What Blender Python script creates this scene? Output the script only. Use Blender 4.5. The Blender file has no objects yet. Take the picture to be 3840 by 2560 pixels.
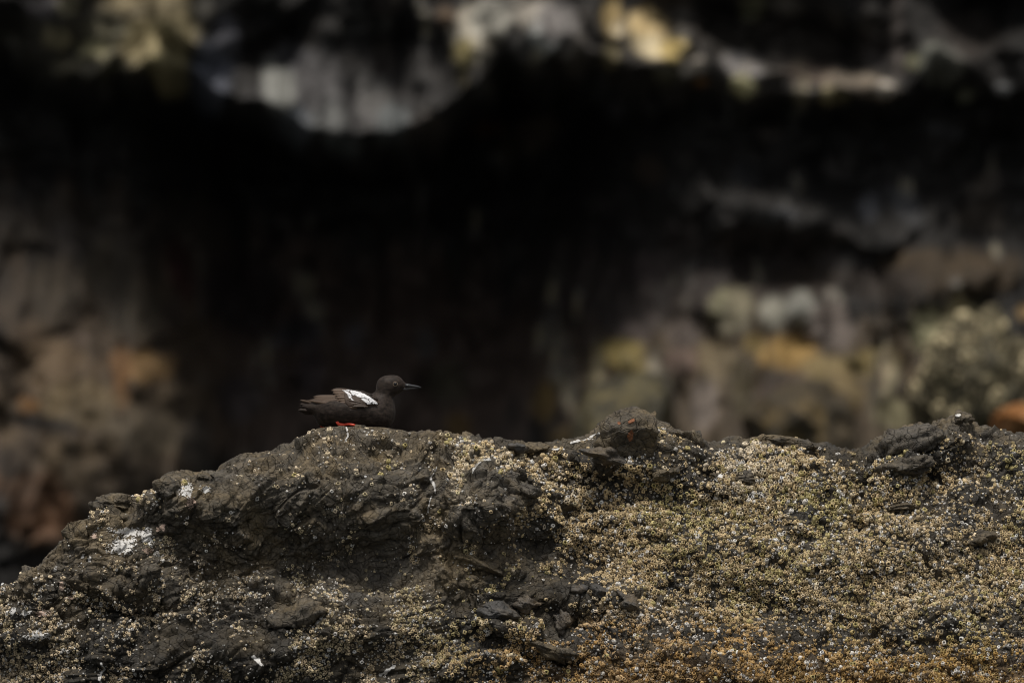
import bpy, bmesh, math, random
import numpy as np
from mathutils import Vector

R = math.radians
random.seed(7)
rng = np.random.default_rng(11)
scene = bpy.context.scene
C = scene.collection

# ------------------------------------------------------------------ camera, sky, sun, exposure
MM = 0.00072            # metres per photograph pixel at the bird's distance
DIST = 46.08            # camera to bird
ZC = 1.90               # camera height above the sea
cam_d = bpy.data.cameras.new('camera')
cam_d.sensor_width = 36.0
cam_d.lens = 600.0
cam_d.clip_end = 4000.0
cam_d.dof.use_dof = True
cam_d.dof.focus_distance = DIST
cam_d.dof.aperture_fstop = 3.4
cam = bpy.data.objects.new('camera', cam_d)
C.objects.link(cam)
cam.location = (0, -DIST, ZC)
cam.rotation_euler = (R(90), 0, 0)
scene.camera = cam

SUN_EL, SUN_AZ = 72.0, 192.0
w = bpy.data.worlds.new('World'); scene.world = w; w.use_nodes = True
nt = w.node_tree
for n in list(nt.nodes): nt.nodes.remove(n)
sky = nt.nodes.new('ShaderNodeTexSky'); sky.sky_type = 'NISHITA'; sky.sun_disc = False
sky.sun_elevation = R(SUN_EL); sky.sun_rotation = R(SUN_AZ); sky.dust_density = 3.0
hs = nt.nodes.new('ShaderNodeHueSaturation'); hs.inputs['Saturation'].default_value = 0.10   # an overcast sky
bg = nt.nodes.new('ShaderNodeBackground'); bg.inputs['Strength'].default_value = 0.05
wo = nt.nodes.new('ShaderNodeOutputWorld')
nt.links.new(sky.outputs[0], hs.inputs['Color']); nt.links.new(hs.outputs[0], bg.inputs['Color']); nt.links.new(bg.outputs[0], wo.inputs['Surface'])
sd = bpy.data.lights.new('sun', 'SUN'); sd.energy = 1.5; sd.angle = R(16); sd.color = (1.0, 0.94, 0.85)
sun = bpy.data.objects.new('sun', sd); C.objects.link(sun)
a, e = R(SUN_AZ), R(SUN_EL)
sdir = Vector((math.sin(a) * math.cos(e), math.cos(a) * math.cos(e), math.sin(e)))
sun.rotation_euler = sdir.to_track_quat('Z', 'Y').to_euler()
sun.location = (-20, -40, 60)
scene.view_settings.view_transform = 'Standard'; scene.view_settings.look = 'None'
scene.view_settings.gamma = 1.0; scene.view_settings.use_curve_mapping = False
scene.view_settings.exposure = 1.1
scene.render.engine = 'CYCLES'
scene.cycles.use_denoising = True
scene.cycles.max_bounces = 6
scene.cycles.pixel_filter_type = 'BLACKMAN_HARRIS'; scene.cycles.filter_width = 1.05
scene.cycles.sample_clamp_indirect = 4.0

# ------------------------------------------------------------------ numeric helpers
def X(px): return (np.asarray(px, float) - 1920.0) * MM
def Z(py): return ZC + (1280.0 - np.asarray(py, float)) * MM
def sstep(a, b, x):
    t = np.clip((x - a) / (b - a), 0, 1); return t * t * (3 - 2 * t)
def hsh(ix, iy, iz, seed):
    h = (ix.astype(np.uint32) * np.uint32(374761393) + iy.astype(np.uint32) * np.uint32(668265263)
         + iz.astype(np.uint32) * np.uint32(2147483647) + np.uint32((seed * 974634777 + 12345) & 0xffffffff))
    h ^= h >> np.uint32(13); h *= np.uint32(1274126177); h ^= h >> np.uint32(16)
    h *= np.uint32(2246822519); h ^= h >> np.uint32(13)
    return h.astype(np.float64) * (1.0 / 4294967296.0)
def vnoise(P, seed=0):
    I = np.floor(P).astype(np.int64); f = P - I; f = f * f * f * (f * (f * 6 - 15) + 10)
    out = 0
    for dx in (0, 1):
        wx = f[:, 0] if dx else 1 - f[:, 0]
        for dy in (0, 1):
            wy = f[:, 1] if dy else 1 - f[:, 1]
            for dz in (0, 1):
                wz = f[:, 2] if dz else 1 - f[:, 2]
                out = out + hsh(I[:, 0] + dx, I[:, 1] + dy, I[:, 2] + dz, seed) * wx * wy * wz
    return out * 2 - 1
def fbm(P, octv=4, seed=0, gain=0.5, ridge=False):
    s = 0; a = 1.0; t = 0
    for o in range(octv):
        v = vnoise(P * (2.03 ** o) + o * 17.3, seed + o)
        if ridge: v = 1 - 2 * np.abs(v)
        s = s + a * v; t += a; a *= gain
    return s / t
def worley(P, seed=0):
    """nearest and second distance, random value of the nearest cell, vector from its centre"""
    I = np.floor(P).astype(np.int64)
    n = len(P); d1 = np.full(n, 9.0); d2 = np.full(n, 9.0); cid = np.zeros(n); vec = np.zeros((n, 3))
    for dx in (-1, 0, 1):
        for dy in (-1, 0, 1):
            for dz in (-1, 0, 1):
                jx, jy, jz = I[:, 0] + dx, I[:, 1] + dy, I[:, 2] + dz
                cx = jx + hsh(jx, jy, jz, seed); cy = jy + hsh(jx, jy, jz, seed + 1); cz = jz + hsh(jx, jy, jz, seed + 2)
                vx, vy, vz = P[:, 0] - cx, P[:, 1] - cy, P[:, 2] - cz
                d = np.sqrt(vx * vx + vy * vy + vz * vz)
                m = d < d1
                d2 = np.where(m, d1, np.minimum(d2, d)); d1 = np.where(m, d, d1)
                k = hsh(jx, jy, jz, seed + 3)
                cid = np.where(m, k, cid)
                vec[m, 0] = vx[m]; vec[m, 1] = vy[m]; vec[m, 2] = vz[m]
    return d1, d2, cid, vec
def blocks(P, seed, off=1.0, tilt=1.0):
    d1, d2, cid, v = worley(P, seed)
    a1 = cid * 6283.0 % 6.283; a2 = cid * 9973.0 % 1.0 * 2 - 1
    t = (v[:, 0] * np.cos(a1) + v[:, 2] * np.sin(a1)) * tilt + v[:, 1] * a2 * tilt * 0.5
    edge = sstep(0.0, 0.14, d2 - d1)
    return ((cid * 2 - 1) * off + t) * (0.35 + 0.65 * edge) - (1 - edge) * 0.5, edge
def mesh_np(name, verts, faces, mat, parent=None, smooth=True, col=None):
    """faces: (n,3) or (n,4) int array, or list of such arrays"""
    me = bpy.data.meshes.new(name)
    if not isinstance(faces, (list, tuple)): faces = [faces]
    faces = [np.asarray(f, np.int32) for f in faces if len(f)]
    v = np.asarray(verts, np.float32)
    me.vertices.add(len(v)); me.vertices.foreach_set('co', v.ravel())
    loops = np.concatenate([f.ravel() for f in faces])
    tot = np.concatenate([np.full(len(f), f.shape[1], np.int32) for f in faces])
    st = np.concatenate([[0], np.cumsum(tot)[:-1]]).astype(np.int32)
    me.loops.add(len(loops)); me.loops.foreach_set('vertex_index', loops)
    me.polygons.add(len(tot)); me.polygons.foreach_set('loop_start', st); me.polygons.foreach_set('loop_total', tot)
    me.polygons.foreach_set('use_smooth', np.full(len(tot), smooth, bool))
    if col is not None:
        ca = me.color_attributes.new('Col', 'FLOAT_COLOR', 'POINT')
        c4 = np.ones((len(v), 4), np.float32); c4[:, :3] = col
        ca.data.foreach_set('color', c4.ravel())
    me.update(); me.validate()
    me.materials.append(mat)
    o = bpy.data.objects.new(name, me); C.objects.link(o)
    if parent is not None: o.parent = parent
    return o
def tag(o, label=None, cat=None, group=None, kind=None):
    if label: o['label'] = label
    if cat: o['category'] = cat
    if group: o['group'] = group
    if kind: o['kind'] = kind
    return o
def grid_faces(nr, nc, off=0):
    i, j = np.meshgrid(np.arange(nr - 1), np.arange(nc - 1), indexing='ij')
    a = (i * nc + j).ravel() + off
    return np.stack([a, a + 1, a + nc + 1, a + nc], 1)
def loft(secs, closed_ends=True):
    """secs: (n,m,3) rings -> verts, faces"""
    secs = np.asarray(secs, float); n, m, _ = secs.shape
    V = secs.reshape(-1, 3)
    i, j = np.meshgrid(np.arange(n - 1), np.arange(m), indexing='ij')
    a = (i * m + j).ravel(); b = (i * m + (j + 1) % m).ravel()
    F = [np.stack([a, b, b + m, a + m], 1)]
    if closed_ends:
        V = np.vstack([V, secs[0].mean(0), secs[-1].mean(0)])
        k = np.arange(m); k2 = (k + 1) % m
        F.append(np.stack([k2, k, np.full(m, n * m)], 1))
        F.append(np.stack([(n - 1) * m + k, (n - 1) * m + k2, np.full(m, n * m + 1)], 1))
    return V, F
def join(parts):
    V = []; F4 = []; F3 = []; o = 0
    for v, fs in parts:
        V.append(v)
        for f in fs:
            (F4 if f.shape[1] == 4 else F3).append(f + o)
        o += len(v)
    return np.vstack(V), [np.vstack(q) for q in (F4, F3) if q]
def surface_nets(F, o, h):
    S = F < 0
    nx, ny, nz = F.shape
    acc = np.zeros((nx - 1, ny - 1, nz - 1, 3)); cnt = np.zeros((nx - 1, ny - 1, nz - 1))
    sl = lambda d, n: slice(d, n - 1 + d)
    for ax in range(3):
        for b in (0, 1):
            for c in (0, 1):
                d0 = [0, 0, 0]; d1 = [0, 0, 0]
                oth = [k for k in range(3) if k != ax]
                d0[oth[0]] = d1[oth[0]] = b; d0[oth[1]] = d1[oth[1]] = c; d1[ax] = 1
                f0 = F[sl(d0[0], nx), sl(d0[1], ny), sl(d0[2], nz)]; f1 = F[sl(d1[0], nx), sl(d1[1], ny), sl(d1[2], nz)]
                m = (f0 < 0) != (f1 < 0)
                t = np.where(m, f0 / np.where(m, f0 - f1, 1), 0)
                for k in range(3):
                    acc[..., k] += np.where(m, d0[k] + (t if k == ax else 0), 0)
                cnt += m
    act = cnt > 0
    idx = -np.ones(act.shape, np.int64); idx[act] = np.arange(act.sum())
    ii = np.argwhere(act)
    V = (ii + acc[act] / cnt[act][:, None]) * h + np.asarray(o)
    Q = []
    for ax in range(3):
        oth = [k for k in range(3) if k != ax]
        s0 = [slice(1, -1)] * 3; s1 = [slice(1, -1)] * 3
        s0[ax] = slice(0, -1); s1[ax] = slice(1, None)
        a0 = S[tuple(s0)]; a1 = S[tuple(s1)]
        for flip in (False, True):
            m = (a0 & ~a1) if not flip else (~a0 & a1)
            p = np.argwhere(m)
            if not len(p): continue
            for k in oth: p[:, k] += 1
            q = []
            for (b, c) in ((0, 0), (1, 0), (1, 1), (0, 1)):
                r = p.copy(); r[:, oth[0]] -= b; r[:, oth[1]] -= c
                q.append(idx[r[:, 0], r[:, 1], r[:, 2]])
            q = np.stack(q, 1)
            if flip != (ax == 1): q = q[:, ::-1]
            Q.append(q)
    return V, np.vstack(Q)

# ------------------------------------------------------------------ materials
def mat_new(name):
    m = bpy.data.materials.new(name); m.use_nodes = True
    t = m.node_tree; b = t.nodes['Principled BSDF']
    return m, t, b
def node(t, kind, **kw):
    n = t.nodes.new(kind)
    for k, v in kw.items():
        if k in n.inputs.keys(): n.inputs[k].default_value = v
        else: setattr(n, k, v)
    return n
def ramp(t, src, stops):
    r = t.nodes.new('ShaderNodeValToRGB')
    el = r.color_ramp.elements
    while len(el) < len(stops): el.new(0.5)
    for e_, (p, c) in zip(el, stops):
        e_.position = p; e_.color = (c[0], c[1], c[2], 1) if hasattr(c, '__len__') else (c, c, c, 1)
    t.links.new(src, r.inputs['Fac'])
    return r.outputs['Color']
def mixc(t, fac, a, b, mode='MIX'):
    m = t.nodes.new('ShaderNodeMix'); m.data_type = 'RGBA'; m.blend_type = mode
    for inp, v in ((m.inputs[0], fac), (m.inputs[6], a), (m.inputs[7], b)):
        if hasattr(v, 'links'): t.links.new(v, inp)
        elif hasattr(v, '__len__'): inp.default_value = (v[0], v[1], v[2], 1)
        else: inp.default_value = v
    return m.outputs[2]
def texn(t, scale, detail=6, rough=0.6, warp=0.0, vec=None):
    tc = t.nodes.new('ShaderNodeTexCoord')
    n = node(t, 'ShaderNodeTexNoise', Scale=scale, Detail=detail, Roughness=rough, Distortion=warp)
    t.links.new(vec if vec is not None else tc.outputs['Object'], n.inputs['Vector'])
    return n.outputs['Fac']

def rock_material(name, dark, mid, brown, grey, bump=0.35, zoned=False):
    m, t, b = mat_new(name)
    n1 = texn(t, 7.0, 8, 0.62, 0.6); n2 = texn(t, 26.0, 8, 0.65, 0.3); n3 = texn(t, 150.0, 6, 0.7); n4 = texn(t, 3.1, 5, 0.6, 0.8)
    c = ramp(t, n2, [(0.30, dark), (0.52, mid), (0.75, grey)])
    c = mixc(t, ramp(t, n1, [(0.45, 0.0), (0.68, 0.85)]), c, brown)
    c = mixc(t, ramp(t, n4, [(0.52, 0.0), (0.70, 0.55)]), c, grey)
    c = mixc(t, 1.0, c, ramp(t, n3, [(0.30, 0.42), (0.70, 1.55)]), 'MULTIPLY')
    if zoned: c = mixc(t, 1.0, c, node(t, 'ShaderNodeAttribute', attribute_name='Col').outputs['Color'], 'MULTIPLY')
    t.links.new(c, b.inputs['Base Color'])
    t.links.new(ramp(t, n2, [(0.3, 0.42), (0.7, 0.8)]), b.inputs['Roughness'])
    b.inputs['Specular IOR Level'].default_value = 0.35
    tc = t.nodes.new('ShaderNodeTexCoord')
    vo = node(t, 'ShaderNodeTexVoronoi', Scale=42.0); vo.feature = 'DISTANCE_TO_EDGE'
    wv = t.nodes.new('ShaderNodeMix'); wv.data_type = 'VECTOR'; wv.inputs[0].default_value = 0.06
    nz = node(t, 'ShaderNodeTexNoise', Scale=9.0, Detail=4)
    t.links.new(tc.outputs['Object'], nz.inputs['Vector'])
    t.links.new(tc.outputs['Object'], wv.inputs[4]); t.links.new(nz.outputs['Color'], wv.inputs[5])
    t.links.new(wv.outputs[1], vo.inputs['Vector'])
    crack = ramp(t, vo.outputs['Distance'], [(0.0, 0.0), (0.06, 0.55)])
    hsum = t.nodes.new('ShaderNodeMath'); hsum.operation = 'MULTIPLY_ADD'
    t.links.new(texn(t, 60.0, 10, 0.7, 0.4), hsum.inputs[0]); hsum.inputs[1].default_value = 1.0; t.links.new(crack, hsum.inputs[2])
    bp = node(t, 'ShaderNodeBump', Strength=bump, Distance=0.010)
    t.links.new(hsum.outputs[0], bp.inputs['Height']); t.links.new(bp.outputs[0], b.inputs['Normal'])
    return m
M_ROCK = rock_material('rock', (0.017, 0.0145, 0.012), (0.068, 0.056, 0.040), (0.158, 0.118, 0.063), (0.118, 0.108, 0.094), 0.9)
M_ROCKZ = rock_material('tidal_rock', (0.017, 0.0145, 0.012), (0.070, 0.058, 0.041), (0.165, 0.122, 0.065), (0.125, 0.114, 0.099), 0.9, True)
M_KNOB = rock_material('dark_smooth_rock', (0.028, 0.027, 0.026), (0.050, 0.047, 0.044), (0.110, 0.078, 0.042), (0.070, 0.070, 0.070), 0.5)

def attr_material(name, rough=0.8, noise_scale=400.0, bump=0.2, spec=0.25, lo=0.65, hi=1.3, bdist=0.002):
    m, t, b = mat_new(name)
    at = node(t, 'ShaderNodeAttribute', attribute_name='Col')
    n = texn(t, noise_scale, 5, 0.65)
    c = mixc(t, 1.0, at.outputs['Color'], ramp(t, n, [(0.25, lo), (0.75, hi)]), 'MULTIPLY')
    t.links.new(c, b.inputs['Base Color']); b.inputs['Roughness'].default_value = rough
    b.inputs['Specular IOR Level'].default_value = spec
    bp = node(t, 'ShaderNodeBump', Strength=bump, Distance=bdist)
    t.links.new(n, bp.inputs['Height']); t.links.new(bp.outputs[0], b.inputs['Normal'])
    return m
M_BARN = attr_material('barnacle_shell', 0.8, 420.0, 0.5)
M_CLIFF = attr_material('cliff_rock', 0.75, 9.0, 0.6, 0.3, 0.45, 1.5, 0.05)
M_GUANO, t_, b_ = mat_new('guano')
t_.links.new(ramp(t_, texn(t_, 180.0, 5, 0.7), [(0.25, (0.24, 0.23, 0.22)), (0.7, (0.66, 0.65, 0.63))]), b_.inputs['Base Color']); b_.inputs['Roughness'].default_value = 0.8
M_RUST, t_, b_ = mat_new('rust_stain')
t_.links.new(ramp(t_, texn(t_, 120.0, 5, 0.7), [(0.3, (0.09, 0.035, 0.015)), (0.7, (0.24, 0.095, 0.04))]), b_.inputs['Base Color']); b_.inputs['Roughness'].default_value = 0.85
M_PINK, t_, b_ = mat_new('pale_pink_crust')
t_.links.new(ramp(t_, texn(t_, 160.0, 5, 0.7), [(0.3, (0.18, 0.12, 0.09)), (0.7, (0.55, 0.42, 0.34))]), b_.inputs['Base Color']); b_.inputs['Roughness'].default_value = 0.85

# ------------------------------------------------------------------ sea
M_SEA, t_, b_ = mat_new('sea_water')
b_.inputs['Base Color'].default_value = (0.012, 0.022, 0.024, 1); b_.inputs['Roughness'].default_value = 0.12
bp_ = node(t_, 'ShaderNodeBump', Strength=0.6, Distance=0.15)
t_.links.new(texn(t_, 0.9, 6, 0.6, 0.5), bp_.inputs['Height']); t_.links.new(bp_.outputs[0], b_.inputs['Normal'])
sv = np.array([[-2000, -2000, 0], [2000, -2000, 0], [2000, 2000, 0], [-2000, 2000, 0]], float)
tag(mesh_np('sea', sv, np.array([[0, 1, 2, 3]]), M_SEA), kind='structure')

# ------------------------------------------------------------------ the rock: a real three-dimensional ridge
SKY_PTS = [(-900, 3300), (-420, 2700), (-150, 2360), (0, 2265), (33, 2226), (90, 2183), (98, 2150), (118, 2139), (148, 2128), (192, 2078), (236, 2040), (280, 2013),
 (287, 1980), (307, 1958), (345, 1950), (353, 1919), (362, 1892), (390, 1895), (440, 1900), (477, 1900), (512, 1897), (537, 1854), (576, 1826), (609, 1815),
 (625, 1790), (658, 1774), (708, 1771), (735, 1780), (779, 1769), (809, 1785), (823, 1769), (845, 1744), (878, 1727), (932, 1708), (1012, 1694), (1065, 1667),
 (1101, 1651), (1145, 1627), (1186, 1607), (1230, 1598), (1279, 1598), (1346, 1600), (1427, 1602), (1476, 1607), (1525, 1611), (1570, 1611), (1614, 1618),
 (1654, 1618), (1703, 1627), (1730, 1640), (1761, 1636), (1819, 1645), (1860, 1651), (1882, 1665), (1927, 1656), (1958, 1667), (1976, 1683), (2034, 1676),
 (2078, 1663), (2123, 1661), (2177, 1652), (2221, 1640), (2257, 1618), (2279, 1590), (2315, 1566), (2346, 1555), (2378, 1555), (2404, 1560), (2440, 1570), (2471, 1578),
 (2503, 1592), (2534, 1614), (2570, 1623), (2614, 1629), (2650, 1645), (2672, 1658), (2695, 1647), (2735, 1636), (2770, 1634), (2802, 1643), (2869, 1629),
 (2907, 1632), (2943, 1647), (2987, 1643), (3041, 1645), (3090, 1652), (3126, 1665), (3161, 1679), (3188, 1692), (3242, 1694), (3264, 1672), (3286, 1652),
 (3327, 1629), (3353, 1612), (3398, 1598), (3434, 1587), (3465, 1587), (3492, 1594), (3536, 1587), (3550, 1576), (3581, 1568), (3599, 1560), (3617, 1556),
 (3632, 1567), (3652, 1576), (3666, 1596), (3688, 1603), (3733, 1607), (3769, 1616), (3822, 1620), (3860, 1624), (4100, 1660), (4500, 1800), (4900, 2300), (5200, 3300)]
sk = np.array(SKY_PTS, float)
cols = np.concatenate([np.linspace(-900, -60, 60)[:-1], np.linspace(-60, 3900, 1060), np.linspace(3900, 5200, 70)[1:]])
NC = len(cols)
Spy = np.interp(cols, sk[:, 0], sk[:, 1])
ker = np.array([1, 2, 1], float) / 4
for _ in range(2): Spy[1:-1] = np.convolve(Spy, ker, 'same')[1:-1]
PYB = 3925.0                       # below the sea surface
NF, NFL, NB = 310, 24, 44          # rows in view, rows below the frame, rows behind
Yc = 0.0 + 0.28 * sstep(1750, 2300, cols) + 0.10 * sstep(3000, 3600, cols) - 0.12 * sstep(900, 200, cols)
Bsl = 0.32 + 0.50 * sstep(1700, 2500, cols) - 0.02 * sstep(900, 300, cols)

LUMPS = [  # px, py, rx, ry, rotation deg, height toward camera (m)
 (1330, 1840, 520, 190, 0, 0.14), (1250, 2120, 520, 100, 4, -0.06), (1330, 2330, 330, 120, -6, 0.10), (690, 1850, 190, 90, 10, 0.09),
 (780, 1980, 200, 120, 15, 0.05), (430, 2120, 260, 190, 30, 0.05), (1640, 1800, 40, 190, 6, -0.07), (1860, 1880, 190, 170, 0, 0.13),
 (1950, 2060, 200, 60, 10, -0.06), (1780, 2180, 250, 90, 12, 0.07), (2120, 2240, 130, 45, 12, 0.07), (2330, 2260, 140, 60, 25, 0.07),
 (1850, 2330, 120, 45, 10, 0.05), (2040, 2390, 150, 60, 12, 0.06), (1780, 2480, 180, 60, 0, 0.06), (900, 2450, 280, 90, 8, 0.07), (560, 2330, 220, 80, 10, -0.06),
 (2340, 1650, 130, 110, 0, 0.10), (2560, 1700, 160, 90, 0, 0.08), (2300, 1740, 170, 50, 12, 0.06), (2600, 1830, 260, 60, 8, 0.05), (3420, 1700, 190, 100, -8, 0.10),
 (3600, 1620, 70, 60, 0, 0.06), (3000, 1960, 90, 40, 25, 0.05), (3080, 2000, 120, 40, -10, -0.04), (3700, 1950, 200, 90, 10, 0.05), (3300, 2080, 300, 70, -6, 0.05),
 (2700, 2080, 260, 90, 15, 0.05), (2950, 2300, 320, 70, 10, -0.05), (3450, 2320, 280, 100, -5, 0.04), (2480, 2420, 220, 70, 18, 0.05), (2700, 2500, 380, 80, 0, 0.05),
 (150, 2260, 110, 100, 40, 0.05), (250, 2400, 260, 70, 5, 0.05), (1100, 1780, 200, 100, -15, 0.05), (3560, 1780, 140, 50, 0, -0.04), (2900, 1760, 260, 60, 4, 0.04)]
rows_f = np.concatenate([(np.linspace(0, 1, NF) ** 1.25)])
PXg = []; PYg = []; Tg = []; Yg = []; Bk = []
def base_front(PX, T):
    PY = np.interp(PX, cols, Spy) + T / MM
    y = np.interp(PX, cols, Yc) - 0.13 * np.sqrt(T + 1e-9) - np.interp(PX, cols, Bsl) * T
    for (cx, cy, rx, ry, ro, h) in LUMPS:
        c_, s_ = math.cos(R(ro)), math.sin(R(ro))
        u = ((PX - cx) * c_ + (PY - cy) * s_) / rx; v = (-(PX - cx) * s_ + (PY - cy) * c_) / ry
        r2 = u * u + v * v
        y = y - h * np.exp(-r2 * 0.9) * sstep(0.0, 0.03, T)
    return PY, y
colT = (2700.0 - Spy) * MM         # crest down to just under the frame
colT = np.maximum(colT, 0.10)
zb = Z(PYB)
Tf = rows_f[:, None] * colT[None, :]
Sz = Z(Spy)
lowT = np.maximum(Sz - zb, colT + 0.05)
Tl = colT[None, :] + (np.linspace(0, 1, NFL + 1)[1:, None]) * (lowT - colT)[None, :]
Tall = np.vstack([Tf, Tl])         # front rows from the crest down
PXm = np.broadcast_to(cols[None, :], Tall.shape)
PYm, Ym = base_front(PXm.ravel(), Tall.ravel())
front = np.stack([X(PXm.ravel()), Ym, Z(PYm)], 1).reshape(Tall.shape + (3,))
sb = (np.linspace(0, 1, NB + 1)[1:] ** 1.6)[:, None]       # behind the crest
back_len = 1.5
yb = Yc[None, :] + sb * back_len
zbk = Sz[None, :] - np.minimum(0.35 * (sb * back_len) ** 2 + 0.9 * np.maximum(sb * back_len - 0.45, 0) ** 1.5 * 2.6, 1e9) * np.ones((1, NC))
zbk = np.maximum(zbk, zb)
back = np.stack([np.broadcast_to(X(cols)[None, :], yb.shape), yb, zbk], 2)
G = np.concatenate([back[::-1], front], 0)                 # rows: far back ... crest ... front bottom
NR = G.shape[0]; CR = NB                                   # CR: the crest row
def gnormals(G):
    du = np.gradient(G, axis=1); dv = np.gradient(G, axis=0)
    n = np.cross(du, dv); n /= np.linalg.norm(n, axis=2, keepdims=True) + 1e-12
    return n
N0 = gnormals(G)
if N0[CR + 150, NC // 2, 1] > 0: N0 = -N0
P = G.reshape(-1, 3)
pxv = P[:, 0] / MM + 1920; pyv = 1280 - (P[:, 2] - ZC) / MM
warp = np.stack([fbm(P * 4.0, 3, 31), fbm(P * 4.0, 3, 41), fbm(P * 4.0, 3, 51)], 1)
Pw = P + warp * 0.03
# foliation: thin wedges that dip to the right on the left half, and swirl round the hump
ang = R(-18) + R(38) * sstep(1300, 2100, pxv) + 0.22 * fbm(P * 1.7, 2, 77)
ca_, sa_ = np.cos(ang), np.sin(ang)
Pa = np.stack([Pw[:, 0] * ca_ - Pw[:, 2] * sa_, Pw[:, 1], (Pw[:, 0] * sa_ + Pw[:, 2] * ca_) * 1.2], 1)
right = sstep(1950, 2500, pxv); left = sstep(1050, 500, pxv)
d = 0.030 * fbm(P * 3.0, 3, 3); df = 0
b1, e1 = blocks(Pa * 4.6, 101, 0.8, 0.9); d += b1 * 0.015 * (1 - 0.35 * right)
b2, e2 = blocks(Pa * 11.0 + 3.1, 131, 0.8, 1.0); d += b2 * 0.015
b3, e3 = blocks(Pa * 27.0 + 7.7, 151, 0.8, 1.0); df = df + b3 * 0.0082
f1, f2, fc, _ = worley(Pw * 19.0, 171)
peb = np.sqrt(np.clip(1 - (f1 / 0.75) ** 2, 0, 1)) * (fc > 0.35)
d += peb * 0.020 * left * (0.5 + 0.5 * fc)
g1, g2, gc, _ = worley(Pw * 8.0 + 5.5, 181)
knob = np.sqrt(np.clip(1 - (g1 / 0.62) ** 2, 0, 1)) * (gc > 0.4)
d += knob * 0.036 * (0.6 + 0.4 * left) * (1 - 0.75 * right) * (0.5 + 0.5 * gc)
saw = (Pa[:, 2] * 11.0 + fbm(P * 6, 3, 91) * 1.3); saw = saw - np.floor(saw)
d += (0.5 - saw) * 0.003 * (1 - 0.5 * left) * (1 - 0.4 * right)
b4, e4 = blocks(Pa * 62.0 + 1.7, 161, 0.8, 1.0); df = df + b4 * 0.0014
df = df + fbm(P * 40.0, 3, 61) * 0.0045 + fbm(P * 150.0, 2, 66) * 0.0008
tt = (np.abs(np.arange(NR) - CR)[:, None] * np.ones((1, NC))).ravel()
Tflat = np.concatenate([np.zeros((NB, NC)), Tall], 0).ravel()
amp = np.where(np.repeat(np.arange(NR), NC) <= CR, 0.4, 0.4 + 0.6 * sstep(0.0, 0.035, Tflat))
near_bird = np.exp(-((pxv - 1330) / 260.0) ** 4) * np.where(np.repeat(np.arange(NR), NC) <= CR + 6, 1, 0)
amp = amp * (1 - 0.9 * near_bird)
P2 = P + N0.reshape(-1, 3) * (d * amp + df * (0.75 + 0.25 * amp) * (1 - 0.8 * near_bird))[:, None]
G2 = P2.reshape(G.shape)
N2 = gnormals(G2)
if N2[CR + 150, NC // 2, 1] > 0: N2 = -N2
Nsm = N0 * 0.5 + N2 * 0.5; Nsm /= np.linalg.norm(Nsm, axis=2, keepdims=True)
zr = np.maximum(sstep(1850, 2250, pxv + 150 * fbm(P * 3.5, 3, 501)) * sstep(1600, 1720, pyv), sstep(2060, 2330, pyv + 140 * fbm(P * 3.5, 3, 511)))
tone = np.array([1.0, 1.0, 1.0])[None] + (np.array([0.40, 0.41, 0.43]) - 1.0)[None] * zr[:, None]
gold = sstep(2380, 2560, pyv + 60 * fbm(P * 5, 3, 521)) * sstep(1900, 2300, pxv)                  # golden algal film at the foot
tone = tone + (np.array([1.3, 0.85, 0.32]) - tone) * (0.75 * gold)[:, None]
rock = mesh_np('barnacle_rock', P2, grid_faces(NR, NC)[:, ::-1], M_ROCKZ, None, True, tone)
tag(rock, 'dark sea rock crusted with pale barnacles, the bird sitting on its hump', 'rock')

def surf(px, py, smooth=True):
    """point and normal of the rock's front face near a place given in photograph pixels"""
    px = np.atleast_1d(np.asarray(px, float)); py = np.atleast_1d(np.asarray(py, float))
    cj = np.interp(px, cols, np.arange(NC)); s = np.interp(px, cols, Spy); ct = np.interp(px, cols, colT)
    T = np.clip((py - s) * MM, 0, None)
    r = CR + np.clip((T / ct), 0, 1) ** (1 / 1.25) * (NF - 1)
    j0 = np.clip(np.floor(cj).astype(int), 0, NC - 2); i0 = np.clip(np.floor(r).astype(int), 0, NR - 2)
    fj = (cj - j0)[:, None]; fi = (r - i0)[:, None]
    def bil(A): return (A[i0, j0] * (1 - fi) * (1 - fj) + A[i0 + 1, j0] * fi * (1 - fj) + A[i0, j0 + 1] * (1 - fi) * fj + A[i0 + 1, j0 + 1] * fi * fj)
    n = bil(Nsm); n /= np.linalg.norm(n, axis=1, keepdims=True)
    return bil(G2), n

# ------------------------------------------------------------------ stones standing out of the rock
def stone_geo(seed, sub=4, ncut=9, rough=0.06, fine=0.02):
    bm = bmesh.new(); bmesh.ops.create_icosphere(bm, subdivisions=sub, radius=1.0)
    V = np.array([v.co[:] for v in bm.verts]); F = np.array([[v.index for v in f.verts] for f in bm.faces]); bm.free()
    r_ = np.random.default_rng(seed)
    for _ in range(ncut):
        n = r_.normal(size=3); n /= np.linalg.norm(n); k = r_.uniform(0.55, 0.9)
        s = V @ n - k
        V = V - np.where(s > 0, s * 0.88, 0)[:, None] * n
    V = V / np.abs(V).max(0)[None]
    U = V / np.linalg.norm(V, axis=1, keepdims=True)
    V = V + U * (fbm(V * 2.2 + seed, 4, seed % 97)[:, None] * rough + fbm(V * 9 + seed, 3, seed % 89)[:, None] * fine)
    bb, _ = blocks(V * 2.4 + seed, seed % 83 + 5, 0.7, 0.8)
    V = V + U * (bb * rough * 0.7)[:, None]
    return V, F
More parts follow.
